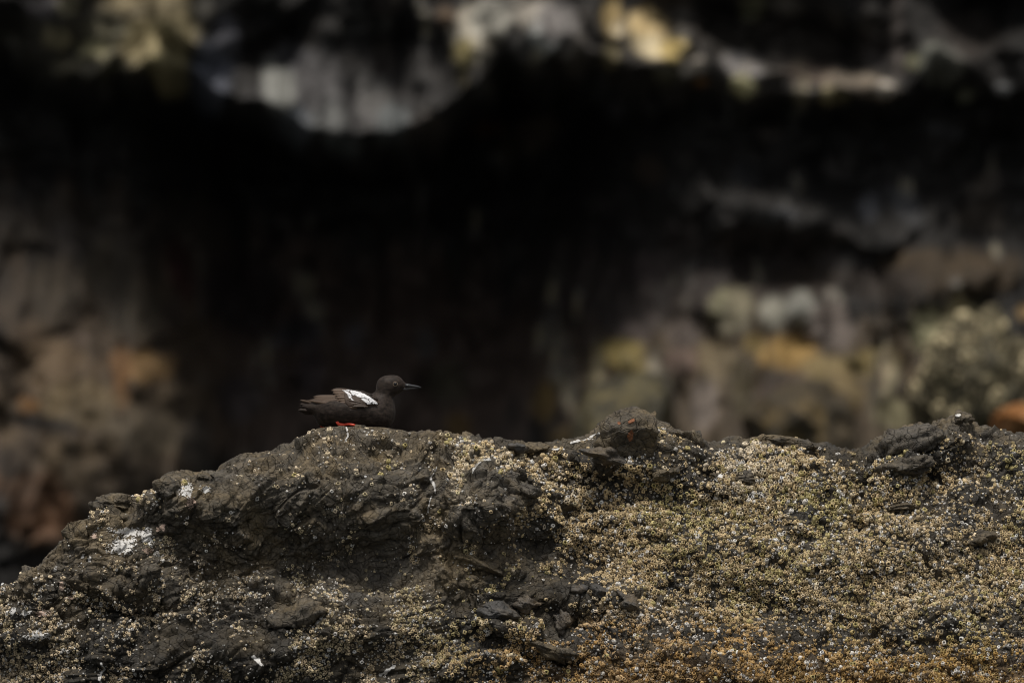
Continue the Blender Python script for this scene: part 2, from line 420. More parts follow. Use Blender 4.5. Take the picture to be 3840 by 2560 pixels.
def put_stone(name, px, py, rx, rz, ry, ro, seed, mat, dy=0.0, parent=rock, ncut=14, sub=5, rgh=1.0):
    V, F = stone_geo(seed, sub, ncut, 0.10, 0.03)
    V = V * np.array([rx * MM, ry, rz * MM])
    c_, s_ = math.cos(R(ro)), math.sin(R(ro))
    V = np.stack([V[:, 0] * c_ + V[:, 2] * s_, V[:, 1], -V[:, 0] * s_ + V[:, 2] * c_], 1)
    p, n = surf(px, max(py, np.interp(px, cols, Spy)))
    U = V / np.linalg.norm(V, axis=1, keepdims=True)
    Q3 = V + np.array([seed * 1.7, 0, 0])
    Q3 = Q3 + 0.05 * np.stack([fbm(Q3 * 5, 2, 31), fbm(Q3 * 5, 2, 41), fbm(Q3 * 5, 2, 51)], 1)
    Q3 = Q3 * np.array([1, 1, 2.0])
    V = V + U * (blocks(Q3 * 13.0, 131, 0.8, 1.0)[0] * 0.011 + blocks(Q3 * 30.0, 151, 0.8, 1.0)[0] * 0.006 + fbm(Q3 * 70, 3, 61) * 0.004)[:, None] * rgh
    V = V + np.array([float(X(px)), p[0, 1] + dy, float(Z(py))])
    return mesh_np(name, V, F, mat, parent)
k_ = put_stone('rock_knob', 2366, 1668, 140, 134, 0.10, -24, 5, M_ROCK, 0.03, ncut=10, rgh=0.4)
k_['label'] = 'smooth dark rounded knob with rust spots rising from the ridge'
STONES = [(2290, 1715, 130, 40, 0.06, 14, 21), (437, 1890, 66, 38, 0.05, 14, 22), (372, 1915, 30, 32, 0.03, 0, 23), (3618, 1590, 40, 44, 0.04, -30, 24), (3440, 1660, 150, 66, 0.07, -14, 25),
 (3420, 1745, 130, 40, 0.06, -10, 26), (2010, 1690, 70, 22, 0.05, 6, 27), (1935, 1680, 40, 24, 0.04, 0, 28), (3370, 1910, 80, 16, 0.05, -6, 31), (2150, 2215, 75, 34, 0.06, 14, 32), (1975, 2260, 62, 42, 0.06, 10, 33), (2270, 2225, 62, 30, 0.05, 20, 34), (2370, 2260, 70, 32, 0.05, 40, 35),
 (1870, 2290, 90, 40, 0.06, 12, 36), (2120, 2340, 46, 62, 0.05, -20, 37), (2060, 2430, 120, 34, 0.06, 16, 39), (690, 2165, 40, 34, 0.04, 0, 40),
 (560, 2160, 48, 60, 0.05, 30, 41), (1960, 1830, 62, 44, 0.05, 10, 42), (3650, 2030, 90, 30, 0.05, -14, 43), (2760, 1790, 90, 22, 0.04, 8, 44), (2500, 1780, 60, 26, 0.04, -16, 45),
 (760, 1800, 70, 36, 0.06, -10, 46), (640, 1835, 66, 40, 0.06, 20, 47), (120, 2180, 52, 56, 0.06, 0, 48), (2580, 1660, 110, 44, 0.05, 18, 49), (2960, 1665, 120, 26, 0.05, 6, 50), (1120, 2300, 120, 62, 0.07, -12, 53), (1800, 2110, 120, 36, 0.05, 18, 54)]
for (px, py, rx, rz, ry, ro, sd_) in STONES:
    put_stone('stone', px, py, rx, rz, ry, ro, sd_, M_KNOB if sd_ in (21, 28, 32, 33, 34, 35, 36, 37) else M_ROCK, (0.35 if sd_ in (24, 25, 26, 29, 30, 31, 49, 50, 44) else 0.15) * ry, sub=4)

# ------------------------------------------------------------------ barnacles
def barnacle_shape(seed, seg=8, tall=1.0, simple=False):
    r_ = np.random.default_rng(seed)
    th = np.arange(seg) / seg * 2 * np.pi + r_.uniform(0, 1)
    rib = 1 + 0.10 * (np.arange(seg) % 2 * 2 - 1) + r_.uniform(-0.07, 0.07, seg)
    rim = r_.uniform(-0.18, 0.14, seg)
    prof = [(1.0, -0.25), (0.99, 0.20), (0.86, 0.62), (0.62, 1.0), (0.48, 0.86), (0.36, 0.25)]
    if simple: prof = [prof[0], prof[2], prof[3], prof[5]]
    nrim = (2,) if simple else (3, 4)
    rings = []
    for k, (rr, zz) in enumerate(prof):
        q = rr * (rib if k < len(prof) - (1 if simple else 2) else 1 + 0.4 * (rib - 1))
        z_ = zz * tall + (rim * 0.8 if k in nrim else 0)
        rings.append(np.stack([q * np.cos(th), q * np.sin(th), z_ * np.ones(seg)], 1))
    V = np.vstack(rings + [np.array([[0, 0, 0.30 * tall]])])
    F = []
    nk = len(prof)
    for k in range(nk - 1):
        for s in range(seg):
            s2 = (s + 1) % seg
            F.append([k * seg + s, k * seg + s2, (k + 1) * seg + s2]); F.append([k * seg + s, (k + 1) * seg + s2, (k + 1) * seg + s])
    for s in range(seg): F.append([(nk - 1) * seg + s, (nk - 1) * seg + (s + 1) % seg, nk * seg])
    lev = [0.9, 1.0, 1.12, 0.25] if simple else [0.9, 0.9, 1.0, 1.12, 0.6, 0.25]
    shade = np.concatenate([np.full(seg, v) for v in lev] + [[0.3]])
    no = 3 if simple else 4
    shade[:seg * no] *= np.tile(0.88 + 0.12 * (np.arange(seg) % 2 * 2 - 1), no) * r_.uniform(0.85, 1.15, seg * no)
    return V, np.array(F), shade
SHAPES = [barnacle_shape(500 + k, 8, tl) for k, tl in enumerate((0.75, 0.9, 1.0, 1.15, 1.35, 0.85))]
SMALL = [barnacle_shape(600 + k, 6, tl, True) for k, tl in enumerate((0.8, 1.0, 1.2))]

def ell(px, py, cx, cy, rx, ry, ro=0.0):
    c_, s_ = math.cos(R(ro)), math.sin(R(ro))
    u = ((px - cx) * c_ + (py - cy) * s_) / rx; v = (-(px - cx) * s_ + (py - cy) * c_) / ry
    return np.exp(-(u * u + v * v))
def density(px, py):
    s = np.interp(px, cols, Spy)
    depth = py - s
    edge = np.interp(py, [1600, 1680, 1760, 1850, 1950, 2050, 2150, 2250, 2350, 2450, 2560, 2700], [1900, 1960, 2060, 2120, 2120, 2100, 2160, 2120, 2200, 2120, 1950, 1850])
    dn = 1.0 * sstep(-120, 150, px - edge) * sstep(10, 70, depth)
    dn = dn + 0.9 * ell(px, py, 1615, 1710, 32, 46) + 0.9 * ell(px, py, 1730, 1668, 110, 36, 18) + 0.7 * ell(px, py, 1690, 1735, 60, 40) + 0.8 * ell(px, py, 1860, 1690, 120, 26, 14) \
        + 0.8 * ell(px, py, 1990, 1740, 150, 40, 16) + 0.35 * ell(px, py, 1700, 1800, 60, 90)
    lowl = sstep(2120, 2440, py + 60 * np.sin(px / 170.0)) * (0.36 + 0.16 * sstep(700, 100, px))
    lowl = lowl + 0.30 * ell(px, py, 150, 2430, 260, 120) + 0.3 * ell(px, py, 1700, 2450, 260, 90, 8) + 0.25 * ell(px, py, 1950, 2130, 160, 60, 16)
    dn = np.maximum(dn, lowl) + 0.12 + 0.05 * sstep(1900, 2150, py)
    bare = 0.95 * ell(px, py, 1340, 1600, 190, 16) + 0.97 * ell(px, py, 2345, 1630, 100, 80) + 0.9 * ell(px, py, 2250, 1700, 110, 34, -10) + 0.75 * ell(px, py, 3400, 1690, 160, 75, -14) + 0.8 * ell(px, py, 3610, 1590, 60, 60) \
        + 0.6 * ell(px, py, 2560, 1690, 110, 60) + 0.8 * ell(px, py, 2990, 1920, 70, 26, 30) + 0.7 * ell(px, py, 3090, 1950, 70, 18, -8) + 0.6 * ell(px, py, 3370, 1908, 80, 18) \
        + 0.7 * ell(px, py, 1920, 1860, 100, 120) + 0.7 * ell(px, py, 1970, 2260, 60, 45) + 0.7 * ell(px, py, 2150, 2215, 90, 35, 14) + 0.7 * ell(px, py, 2360, 2260, 80, 40, 30) \
        + 0.6 * ell(px, py, 3640, 2040, 90, 30, -14) + 0.5 * ell(px, py, 2950, 2210, 170, 40, 12) + 0.9 * ell(px, py, 650, 1950, 500, 130, -25) + 0.5 * ell(px, py, 1300, 2130, 350, 90) + 0.6 * ell(px, py, 2080, 2330, 60, 90, 20) \
        + 0.6 * ell(px, py, 1750, 2420, 180, 36, -6) + 0.6 * ell(px, py, 2850, 1655, 200, 22)
    q = np.stack([px * MM, np.zeros_like(px), py * MM], 1)
    cl = fbm(q * 7.0, 3, 201); cl2 = fbm(q * 26.0, 2, 211)
    dense = sstep(0.55, 0.95, dn)
    pat = sstep(-0.30, 0.10, cl + 0.7 * cl2) * 0.72 + 0.28
    pat_s = np.exp(4.2 * (cl * 0.6 + cl2)) * 0.5
    return np.clip(dn * (dense * pat + (1 - dense) * pat_s) * np.clip(1 - bare, 0.02, 1), 0, 1)
NCAND = 122000
cpx = rng.uniform(-80, 3930, NCAND); cpy = rng.uniform(1560, 2640, NCAND)
sky_at = np.interp(cpx, cols, Spy)
keep = cpy > sky_at + 3
cpx, cpy = cpx[keep], cpy[keep]
dn = density(cpx, cpy)
keep = rng.uniform(0, 1, len(cpx)) < np.clip(dn * 1.05, 0, 1)
cpx, cpy, dn = cpx[keep], cpy[keep], dn[keep]
n_ = len(cpx)
small = rng.uniform(0, 1, n_) < (0.78 - 0.50 * dn)
rad = np.where(small, rng.uniform(1.6, 4.4, n_), (4.2 + 5.6 * rng.uniform(0, 1, n_) ** 1.4) * (0.9 + 0.25 * (rng.uniform(0, 1, n_) ** 4))) * MM
rad *= (1 + 0.10 * sstep(2100, 1700, cpy)) * (1 - 0.16 * sstep(1900, 1500, cpx) * sstep(1900, 2100, cpy))
order = np.argsort(-rad * rng.uniform(0.6, 1.0, n_))
pos, nor = surf(cpx, cpy)
cell = {}; cs = 0.016; kept = []
for i in order:
    p = pos[i]; r_i = rad[i]
    k = (int(p[0] // cs), int(p[1] // cs), int(p[2] // cs)); ok = True
    lim = 0.52 if r_i > 5.5 * MM else 0.72
    for ax in (-1, 0, 1):
        for ay in (-1, 0, 1):
            for az in (-1, 0, 1):
                for j in cell.get((k[0] + ax, k[1] + ay, k[2] + az), ()):
                    q = pos[j]; dd = (p[0] - q[0]) ** 2 + (p[1] - q[1]) ** 2 + (p[2] - q[2]) ** 2
                    if dd < ((r_i + rad[j]) * lim) ** 2: ok = False; break
                if not ok: break
            if not ok: break
        if not ok: break
    if ok:
        cell.setdefault(k, []).append(i); kept.append(i)
kept = np.array(kept)
bpx, bpy_, brad, bpos, bnor, bdn = cpx[kept], cpy[kept], rad[kept], pos[kept], nor[kept], dn[kept]
nb = len(kept)
def basis(n, spin):
    up = np.where(np.abs(n[:, 2:3]) > 0.9, np.array([[1.0, 0, 0]]), np.array([[0, 0, 1.0]]))
    t1 = np.cross(up, n); t1 /= np.linalg.norm(t1, axis=1, keepdims=True); t2 = np.cross(n, t1)
    c_, s_ = np.cos(spin)[:, None], np.sin(spin)[:, None]
    return t1 * c_ + t2 * s_, -t1 * s_ + t2 * c_
bn = bnor + rng.normal(0, 0.28, (nb, 3)) + np.array([0, -0.30, 0.16]); bn /= np.linalg.norm(bn, axis=1, keepdims=True)
e1_, e2_ = basis(bn, rng.uniform(0, 6.28, nb)); e1_ = e1_ * rng.uniform(0.72, 1.12, (nb, 1)); e2_ = e2_ * rng.uniform(0.85, 1.2, (nb, 1))
bh = brad * rng.uniform(0.65, 1.1, nb) * (1 + 0.35 * bdn)
TAN, WHITE, OLIVE, BROWN, PALE = np.array([0.49, 0.375, 0.205]), np.array([0.74, 0.70, 0.61]), np.array([0.38, 0.345, 0.13]), np.array([0.38, 0.21, 0.05]), np.array([0.60, 0.51, 0.36])
q_ = np.stack([bpx * MM, np.zeros(nb), bpy_ * MM], 1)
zone = fbm(q_ * 4.0, 3, 301) + 0.35 * rng.normal(0, 1, nb)
bc = TAN[None] * np.ones((nb, 1))
bc += (PALE - TAN)[None] * sstep(0.0, 0.6, zone)[:, None]
ol = sstep(0.1, 0.8, 0.12 + fbm(q_ * 5.0 + 9, 3, 311) + 0.30 * rng.normal(0, 1, nb) + 0.15 * sstep(2500, 3600, bpx) * sstep(2100, 1750, bpy_))
bc += (OLIVE - bc) * (ol * 0.65)[:, None]
br = sstep(2330, 2560, bpy_ - 120 * np.exp(-((bpx - 2500) / 500.0) ** 2) * -1 + 40 * fbm(q_ * 6, 2, 321)) * sstep(1500, 2100, bpx) + 0.15 * sstep(2250, 2500, bpy_)
bc += (BROWN - bc) * (np.clip(br, 0, 0.85) * rng.uniform(0.5, 1, nb))[:, None]
bc += (PALE * np.array([1.0, 0.97, 0.95]) - bc) * (0.5 * sstep(2000, 1300, bpx))[:, None]
wh = rng.uniform(0, 1, nb) < np.where(brad < 4.7 * MM, 0.55, 0.09)
bc = np.where(wh[:, None], WHITE[None] * rng.uniform(0.75, 1, nb)[:, None], bc)
bc = np.clip(bc * rng.uniform(0.46, 1.32, (nb, 1)) * np.array([[0.98, 0.99, 1.06]]), 0, 0.8)
single = np.zeros(nb, bool)
inview = (bpx > 20) & (bpx < 3820) & (bpy_ < 2545)
cand = np.where(inview)[0]
single[cand[np.argsort(-brad[cand])[:300]]] = True
# the crowd that is left, as one crust
Vs, Fs, Cs = [], [], []; off = 0
shp = np.where(brad < 5.6 * MM, len(SHAPES) + rng.integers(0, len(SMALL), nb), rng.integers(0, len(SHAPES), nb))
for s_i, (SV, SF, SS) in enumerate(SHAPES + SMALL):
    ids = np.where((shp == s_i) & ~single)[0]
    if not len(ids): continue
    W = (bpos[ids][:, None, :] + brad[ids][:, None, None] * (SV[None, :, 0:1] * e1_[ids][:, None, :] + SV[None, :, 1:2] * e2_[ids][:, None, :])
         + bh[ids][:, None, None] * SV[None, :, 2:3] * bn[ids][:, None, :])
    m_ = len(SV)
    Vs.append(W.reshape(-1, 3)); Fs.append((SF[None] + (np.arange(len(ids)) * m_)[:, None, None] + off).reshape(-1, 3))
    Cs.append((bc[ids][:, None, :] * SS[None, :, None]).reshape(-1, 3)); off += len(ids) * m_
crust = mesh_np('barnacle_crust', np.vstack(Vs), np.vstack(Fs), M_BARN, rock, True, np.vstack(Cs))
crust['kind'] = 'stuff'
protos = []
for s_i, (SV, SF, SS) in enumerate(SHAPES):
    for col in (TAN, PALE, OLIVE * 0.6 + TAN * 0.4):
        o = mesh_np('barnacle', SV, SF, M_BARN, None, True, col[None] * SS[:, None])
        protos.append((col, o.data)); bpy.data.objects.remove(o)
from mathutils import Matrix
for i in np.where(single)[0]:
    pc = [np.abs(p[0] - bc[i]).sum() + random.random() * 0.12 for p in protos]
    o = bpy.data.objects.new('barnacle', protos[int(np.argmin(pc))][1]); C.objects.link(o); o.parent = rock
    A, B, N_ = e1_[i] * brad[i], e2_[i] * brad[i], bn[i] * bh[i]
    o.matrix_local = Matrix(((A[0], B[0], N_[0], bpos[i][0]), (A[1], B[1], N_[1], bpos[i][1]), (A[2], B[2], N_[2], bpos[i][2]), (0, 0, 0, 1)))

# ------------------------------------------------------------------ guano, rust and crust lying on the rock
from mathutils.bvhtree import BVHTree
bpy.context.view_layer.update()
dg_ = bpy.context.evaluated_depsgraph_get()
TREES = []
for o in [rock] + [c for c in rock.children if c.name.startswith(('stone', 'rock_knob'))]:
    co = np.empty(len(o.data.vertices) * 3, np.float32); o.data.vertices.foreach_get('co', co); co = co.reshape(-1, 3)
    TREES.append((BVHTree.FromObject(o, dg_), co.min(0), co.max(0)))
def face_y(px, py):
    """where the outward face of the rock lies at this place (droppings land on what sticks out)"""
    x, z = float(X(px)), float(Z(py)); best = None
    for tr, mn, mx in TREES:
        if not (mn[0] < x < mx[0] and mn[2] < z < mx[2]): continue
        h = tr.ray_cast(Vector((x, -4.0, z)), Vector((0, 1, 0)))
        if h[0] is not None and (best is None or h[0].y < best[0]): best = (h[0].y, h[1])
    return best
def splash(name, x0, x1, y0, y1, fn, mat, step=1.5, lift=0.0016, parent=rock):
    gx, gy = np.arange(x0, x1, step), np.arange(y0, y1, step)
    A, B = np.meshgrid(gx, gy); sh = A.shape
    m = fn(A.ravel(), B.ravel())
    V = np.zeros((A.size, 3)); V[:, 0] = X(A.ravel()); V[:, 2] = Z(B.ravel()); V[:, 1] = np.nan
    for i in np.where(m)[0]:
        f = face_y(A.flat[i], B.flat[i])
        if f is not None and f[0] < 0.6: V[i, 1] = f[0] - lift
    Y = V[:, 1].reshape(sh)
    st = np.stack([Y[:-1, :-1], Y[1:, :-1], Y[:-1, 1:], Y[1:, 1:]])
    with np.errstate(invalid='ignore'): cm = (st.max(0) - st.min(0)) < 0.014
    i, j = np.where(cm)
    if not len(i): return None
    a_ = i * sh[1] + j
    F = np.stack([a_, a_ + sh[1], a_ + sh[1] + 1, a_ + 1], 1)
    u, inv = np.unique(F, return_inverse=True)
    o = mesh_np(name, V[u], inv.reshape(F.shape), mat, parent); o['kind'] = 'stuff'
    return o
def line_fn(pts, wd, seed):
    pts = np.array(pts, float)
    def f(px, py):
        q = np.stack([px * 0.06, py * 0.06, np.full_like(px, seed)], 1)
        qx = px + 4 * vnoise(q, seed); qy = py + 4 * vnoise(q, seed + 3)
        best = np.full(len(px), 1e9); wloc = np.zeros(len(px))
        for k in range(len(pts) - 1):
            a_, b_2 = pts[k], pts[k + 1]; dv = b_2 - a_; L2 = (dv ** 2).sum()
            t = np.clip(((qx - a_[0]) * dv[0] + (qy - a_[1]) * dv[1]) / L2, 0, 1)
            dd = np.hypot(qx - a_[0] - t * dv[0], qy - a_[1] - t * dv[1]); best = np.minimum(best, dd)
        return best < wd * (1.0 + 0.55 * vnoise(q * 1.7 + 5, seed + 7))
    return f
def blob_fn(ells, seed, thr=0.45, sc=0.045):
    def f(px, py):
        q = np.stack([px * sc, py * sc * 1.2, np.full_like(px, seed * 1.0)], 1)
        v = 0
        for e_ in ells: v = np.maximum(v, ell(px, py, *e_))
        return (v + 0.55 * fbm(q, 4, seed, 0.65, True) - 0.1 > thr) & (v * 0.9 + 1.1 * fbm(q * 3.6 + 4, 4, seed + 5, 0.8) > 0.40)
    return f
def streak(pts, wd, seed, mat=M_GUANO, name='guano_streak'):
    a_ = np.array(pts, float)
    splash(name, a_[:, 0].min() - 14, a_[:, 0].max() + 14, a_[:, 1].min() - 10, a_[:, 1].max() + 10, line_fn(pts, wd, seed), mat)
def blob(ells, seed, mat=M_GUANO, name='guano_splash', thr=0.45, sc=0.045):
    x0 = min(e_[0] - 2 * e_[2] for e_ in ells); x1 = max(e_[0] + 2 * e_[2] for e_ in ells)
    y0 = min(e_[1] - 2 * e_[3] for e_ in ells); y1 = max(e_[1] + 2 * e_[3] for e_ in ells)
    splash(name, x0, x1, y0, y1, blob_fn(ells, seed, thr, sc), mat, 1.4)
streak([(1640, 1745), (1637, 1755), (1625, 1779), (1616, 1792), (1625, 1814), (1631, 1843)], 4.0, 1)
streak([(1620, 1855), (1613, 1881), (1608, 1900), (1603, 1919)], 3.2, 2)
streak([(1613, 1889), (1626, 1891)], 2.6, 3)
streak([(1838, 1723), (1806, 1722), (1790, 1735), (1773, 1765)], 5.0, 4)
streak([(1296, 1604), (1302, 1613)], 4.5, 5)
streak([(1306, 1622), (1304, 1634), (1300, 1650)], 5.0, 55)
streak([(2140, 1662), (2180, 1654), (2215, 1643), (2250, 1624)], 4.0, 7)
streak([(2070, 1681), (2112, 1685)], 4.0, 8)
streak([(3596, 1558), (3612, 1556)], 5.0, 9)
streak([(392, 2473), (403, 2495), (385, 2517), (387, 2556)], 5.0, 10)
streak([(957, 2452), (975, 2462), (985, 2480)], 7.0, 11)
streak([(1480, 2490), (1450, 2510), (1430, 2520)], 6.0, 13)
blob([(500, 1992, 95, 20, 4), (465, 2040, 66, 40, -10), (560, 2010, 30, 40, 0)], 21)
blob([(705, 1835, 32, 34, 30), (778, 1830, 24, 20, -20)], 22)
blob([(110, 2290, 30, 16, -30), (60, 2285, 16, 26, 20)], 23, thr=0.6)
blob([(150, 2372, 60, 28, 0)], 24, thr=0.55)
blob([(345, 2090, 10, 14, 0), (318, 2080, 9, 12, 20), (215, 2130, 9, 14, 20)], 25, thr=0.5)
blob([(2040, 1790, 30, 16, 20), (2700, 1790, 30, 20, 0)], 26, thr=0.6)
for k_i, e_i in enumerate([(610, 1975, 28, 16, -20), (360, 2005, 20, 14, 0), (240, 2190, 12, 24, -10), (270, 2235, 24, 10, 0), (720, 1880, 24, 26, 0), (565, 2060, 30, 18, 0), (170, 2290, 34, 14, 0)]):
    blob([e_i], 27 + k_i, M_PINK, 'pink_crust', 0.5)

def on_stone(name, target, px, py, rx, ry, ro, seed, mat):
    """a small stain lying on the front of a stone"""
    fn = lambda a_, b_2: ell(a_, b_2, px, py, rx, ry, ro) + 0.3 * fbm(np.stack([a_ * 0.06, b_2 * 0.06, np.full(a_.size, seed)], 1), 3, seed) > 0.5
    splash(name, px - 1.6 * rx, px + 1.6 * rx, py - 1.6 * ry, py + 1.6 * ry, fn, mat, parent=target)
on_stone('rust_stain', k_, 2368, 1578, 16, 11, -40, 3, M_RUST)
on_stone('rust_stain', k_, 2365, 1634, 13, 24, 14, 4, M_RUST)
on_stone('rust_stain', k_, 2322, 1585, 10, 8, 0, 5, M_RUST)

# ------------------------------------------------------------------ the seabird
S_ = 0.1714e-3
BX, BZ, BY = float(X(1318.1)), float(Z(1606.4)), 0.055
def bx(zx): return (np.asarray(zx, float) - 1000) * S_
def bz(zy): return (1035 - np.asarray(zy, float)) * S_
bird = bpy.data.objects.new('seabird', None); C.objects.link(bird); bird.location = (BX, BY, BZ); bird.empty_display_size = 0.05
tag(bird, 'sooty brown seabird with white wing patch and red feet resting on the rock', 'bird')

def plumage(name, c0, c1, scale, stretch, rough=0.65, sheen=0.25, bump=0.3):
    m, t, b = mat_new(name)
    tc = t.nodes.new('ShaderNodeTexCoord'); mp = node(t, 'ShaderNodeMapping'); mp.inputs['Scale'].default_value = stretch
    t.links.new(tc.outputs['Object'], mp.inputs['Vector'])
    n = texn(t, scale, 6, 0.7, 0.3, mp.outputs[0]); n2 = texn(t, 45.0, 4, 0.6)
    c = ramp(t, n, [(0.3, c0), (0.72, c1)])
    c = mixc(t, 1.0, c, ramp(t, n2, [(0.3, 0.75), (0.7, 1.25)]), 'MULTIPLY')
    t.links.new(c, b.inputs['Base Color']); b.inputs['Roughness'].default_value = rough
    b.inputs['Sheen Weight'].default_value = sheen; b.inputs['Sheen Roughness'].default_value = 0.5; b.inputs['Sheen Tint'].default_value = (0.8, 0.7, 0.62, 1)
    b.inputs['Specular IOR Level'].default_value = 0.12
    bp = node(t, 'ShaderNodeBump', Strength=bump, Distance=0.0015)
    t.links.new(n, bp.inputs['Height']); t.links.new(bp.outputs[0], b.inputs['Normal'])
    return m
M_BODY = plumage('body_plumage', (0.0045, 0.0034, 0.0028), (0.046, 0.0340, 0.0275), 120.0, (0.55, 1, 1.2), 0.6, 0.03, 0.35)
M_WING = plumage('wing_plumage', (0.030, 0.021, 0.016), (0.062, 0.043, 0.032), 500.0, (0.25, 1, 1.4), 0.55, 0.08)
M_QUILL = plumage('flight_feather', (0.028, 0.019, 0.014), (0.095, 0.066, 0.046), 420.0, (0.12, 1, 2.2), 0.5, 0.08)
M_WHITE = plumage('white_plumage', (0.40, 0.40, 0.42), (0.76, 0.76, 0.77), 240.0, (0.4, 1, 1.6), 0.7, 0.1, 0.15)
M_FEATHER = attr_material('fringed_feather', 0.55, 700.0, 0.2, 0.3, 0.7, 1.3, 0.001)
M_RED, t_, b_ = mat_new('red_skin')
t_.links.new(ramp(t_, texn(t_, 900.0, 4, 0.6), [(0.3, (0.50, 0.035, 0.014)), (0.7, (0.72, 0.085, 0.04))]), b_.inputs['Base Color']); b_.inputs['Roughness'].default_value = 0.45
M_BILL, t_, b_ = mat_new('black_bill'); b_.inputs['Base Color'].default_value = (0.024, 0.025, 0.027, 1); b_.inputs['Roughness'].default_value = 0.3
M_EYE, t_, b_ = mat_new('eye'); b_.inputs['Base Color'].default_value = (0.004, 0.003, 0.003, 1); b_.inputs['Roughness'].default_value = 0.08
M_RING, t_, b_ = mat_new('eye_ring'); b_.inputs['Base Color'].default_value = (0.17, 0.125, 0.085, 1); b_.inputs['Roughness'].default_value = 0.7

h_ = 16.0                                                  # working in zoomed-photo units
gx, gy, gz = np.arange(140, 1960, h_), np.arange(-460, 461, h_), np.arange(150, 1120, h_)
A, Bq, Cz = np.meshgrid(gx, gy, gz, indexing='ij')
def ellip(c, r, ro=0.0):
    c_, s_ = math.cos(R(ro)), math.sin(R(ro))
    x, z = A - c[0], Cz - c[1]
    u, v = x * c_ + z * s_, -x * s_ + z * c_
    k0 = np.sqrt((u / r[0]) ** 2 + (v / r[1]) ** 2 + (Bq / r[2]) ** 2); k1 = np.sqrt((u / r[0] ** 2) ** 2 + (v / r[1] ** 2) ** 2 + (Bq / r[2] ** 2) ** 2) + 1e-9
    return k0 * (k0 - 1) / k1
def rcone(p, q, r0, r1, wy=1.0):
    dx, dz = q[0] - p[0], q[1] - p[1]; L2 = dx * dx + dz * dz
    t = np.clip(((A - p[0]) * dx + (Cz - p[1]) * dz) / L2, 0, 1)
    return np.sqrt((A - p[0] - t * dx) ** 2 + (Cz - p[1] - t * dz) ** 2 + (Bq / wy) ** 2) - (r0 + (r1 - r0) * t)
def smin(a_, b_2, k):
    hh = np.clip(0.5 + 0.5 * (b_2 - a_) / k, 0, 1)
    return b_2 * (1 - hh) + a_ * hh - k * hh * (1 - hh)
Fd = ellip((1010, 765), (590, 288, 365), 1)
Fd = smin(Fd, ellip((1360, 800), (318, 275, 335), -8), 90)
Fd = smin(Fd, ellip((1420, 890), (235, 180, 290), -10), 80)
Fd = smin(Fd, rcone((830, 745), (400, 715), 235, 95, 1.15), 90)
Fd = smin(Fd, rcone((400, 705), (250, 690), 85, 45, 1.3), 40)
Fd = smin(Fd, rcone((1470, 700), (1528, 470), 190, 142, 0.98), 110)
Fd = smin(Fd, ellip((1590, 362), (202, 166, 150), 6), 55)
Fd = smin(Fd, ellip((1680, 335), (140, 138, 128), 25), 40)
Fd = smin(Fd, rcone((760, 830), (560, 890), 190, 120, 1.2), 90)
Fd = smin(Fd, rcone((1690, 362), (1868, 374), 122, 48, 0.85), 40)
Fd = np.maximum(Fd, Cz - 1062)
V, Q = surface_nets(Fd, (gx[0], gy[0], gz[0]), h_)
edges = np.vstack([Q[:, [0, 1]], Q[:, [1, 2]], Q[:, [2, 3]], Q[:, [3, 0]]])
for _ in range(5):
    acc = np.zeros_like(V); cnt = np.zeros(len(V))
    np.add.at(acc, edges[:, 0], V[edges[:, 1]]); np.add.at(cnt, edges[:, 0], 1)
    np.add.at(acc, edges[:, 1], V[edges[:, 0]]); np.add.at(cnt, edges[:, 1], 1)
    V = V * 0.5 + acc / cnt[:, None] * 0.5
V = V + (fbm(V * np.array([0.012, 0.02, 0.02]), 3, 5) * 5.0)[:, None] * np.array([[0, 1.0, 0.5]])
Vb = np.stack([bx(V[:, 0]), V[:, 1] * S_, bz(V[:, 2])], 1)
body = mesh_np('body', Vb, Q, M_BODY, bird)
bm = bmesh.new(); bm.from_mesh(body.data); bmesh.ops.recalc_face_normals(bm, faces=bm.faces); bm.to_mesh(body.data); bm.free()

def y_w(zx, zy):      # outer surface of the folded wing, half-width from the mid-plane, in zoom units
    hw = np.interp(zx, [100, 300, 420, 600, 800, 1000, 1150, 1300, 1400, 1480], [35, 60, 110, 215, 310, 362, 376, 368, 345, 305])
    zc = np.interp(zx, [150, 400, 800, 1100, 1450], [660, 690, 745, 770, 780]); hh = np.interp(zx, [150, 400, 800, 1100, 1300, 1450], [170, 200, 330, 365, 350, 330])
    return hw * np.sqrt(np.clip(1 - ((zy - zc) / hh) ** 2, 0.06, 1))
def poly_sdf(px, py, poly):
    poly = np.array(poly, float); n = len(poly)
    d_ = np.full(px.shape, 1e9); ins = np.zeros(px.shape, bool)
    for i in range(n):
        a_, b_2 = poly[i], poly[(i + 1) % n]; e_ = b_2 - a_
        t = np.clip(((px - a_[0]) * e_[0] + (py - a_[1]) * e_[1]) / (e_ @ e_), 0, 1)
        d_ = np.minimum(d_, np.hypot(px - a_[0] - t * e_[0], py - a_[1] - t * e_[1]))
        c_ = ((a_[1] > py) != (b_2[1] > py)) & (px < (b_2[0] - a_[0]) * (py - a_[1]) / (b_2[1] - a_[1] + 1e-12) + a_[0])
        ins ^= c_
    return np.where(ins, d_, -d_)
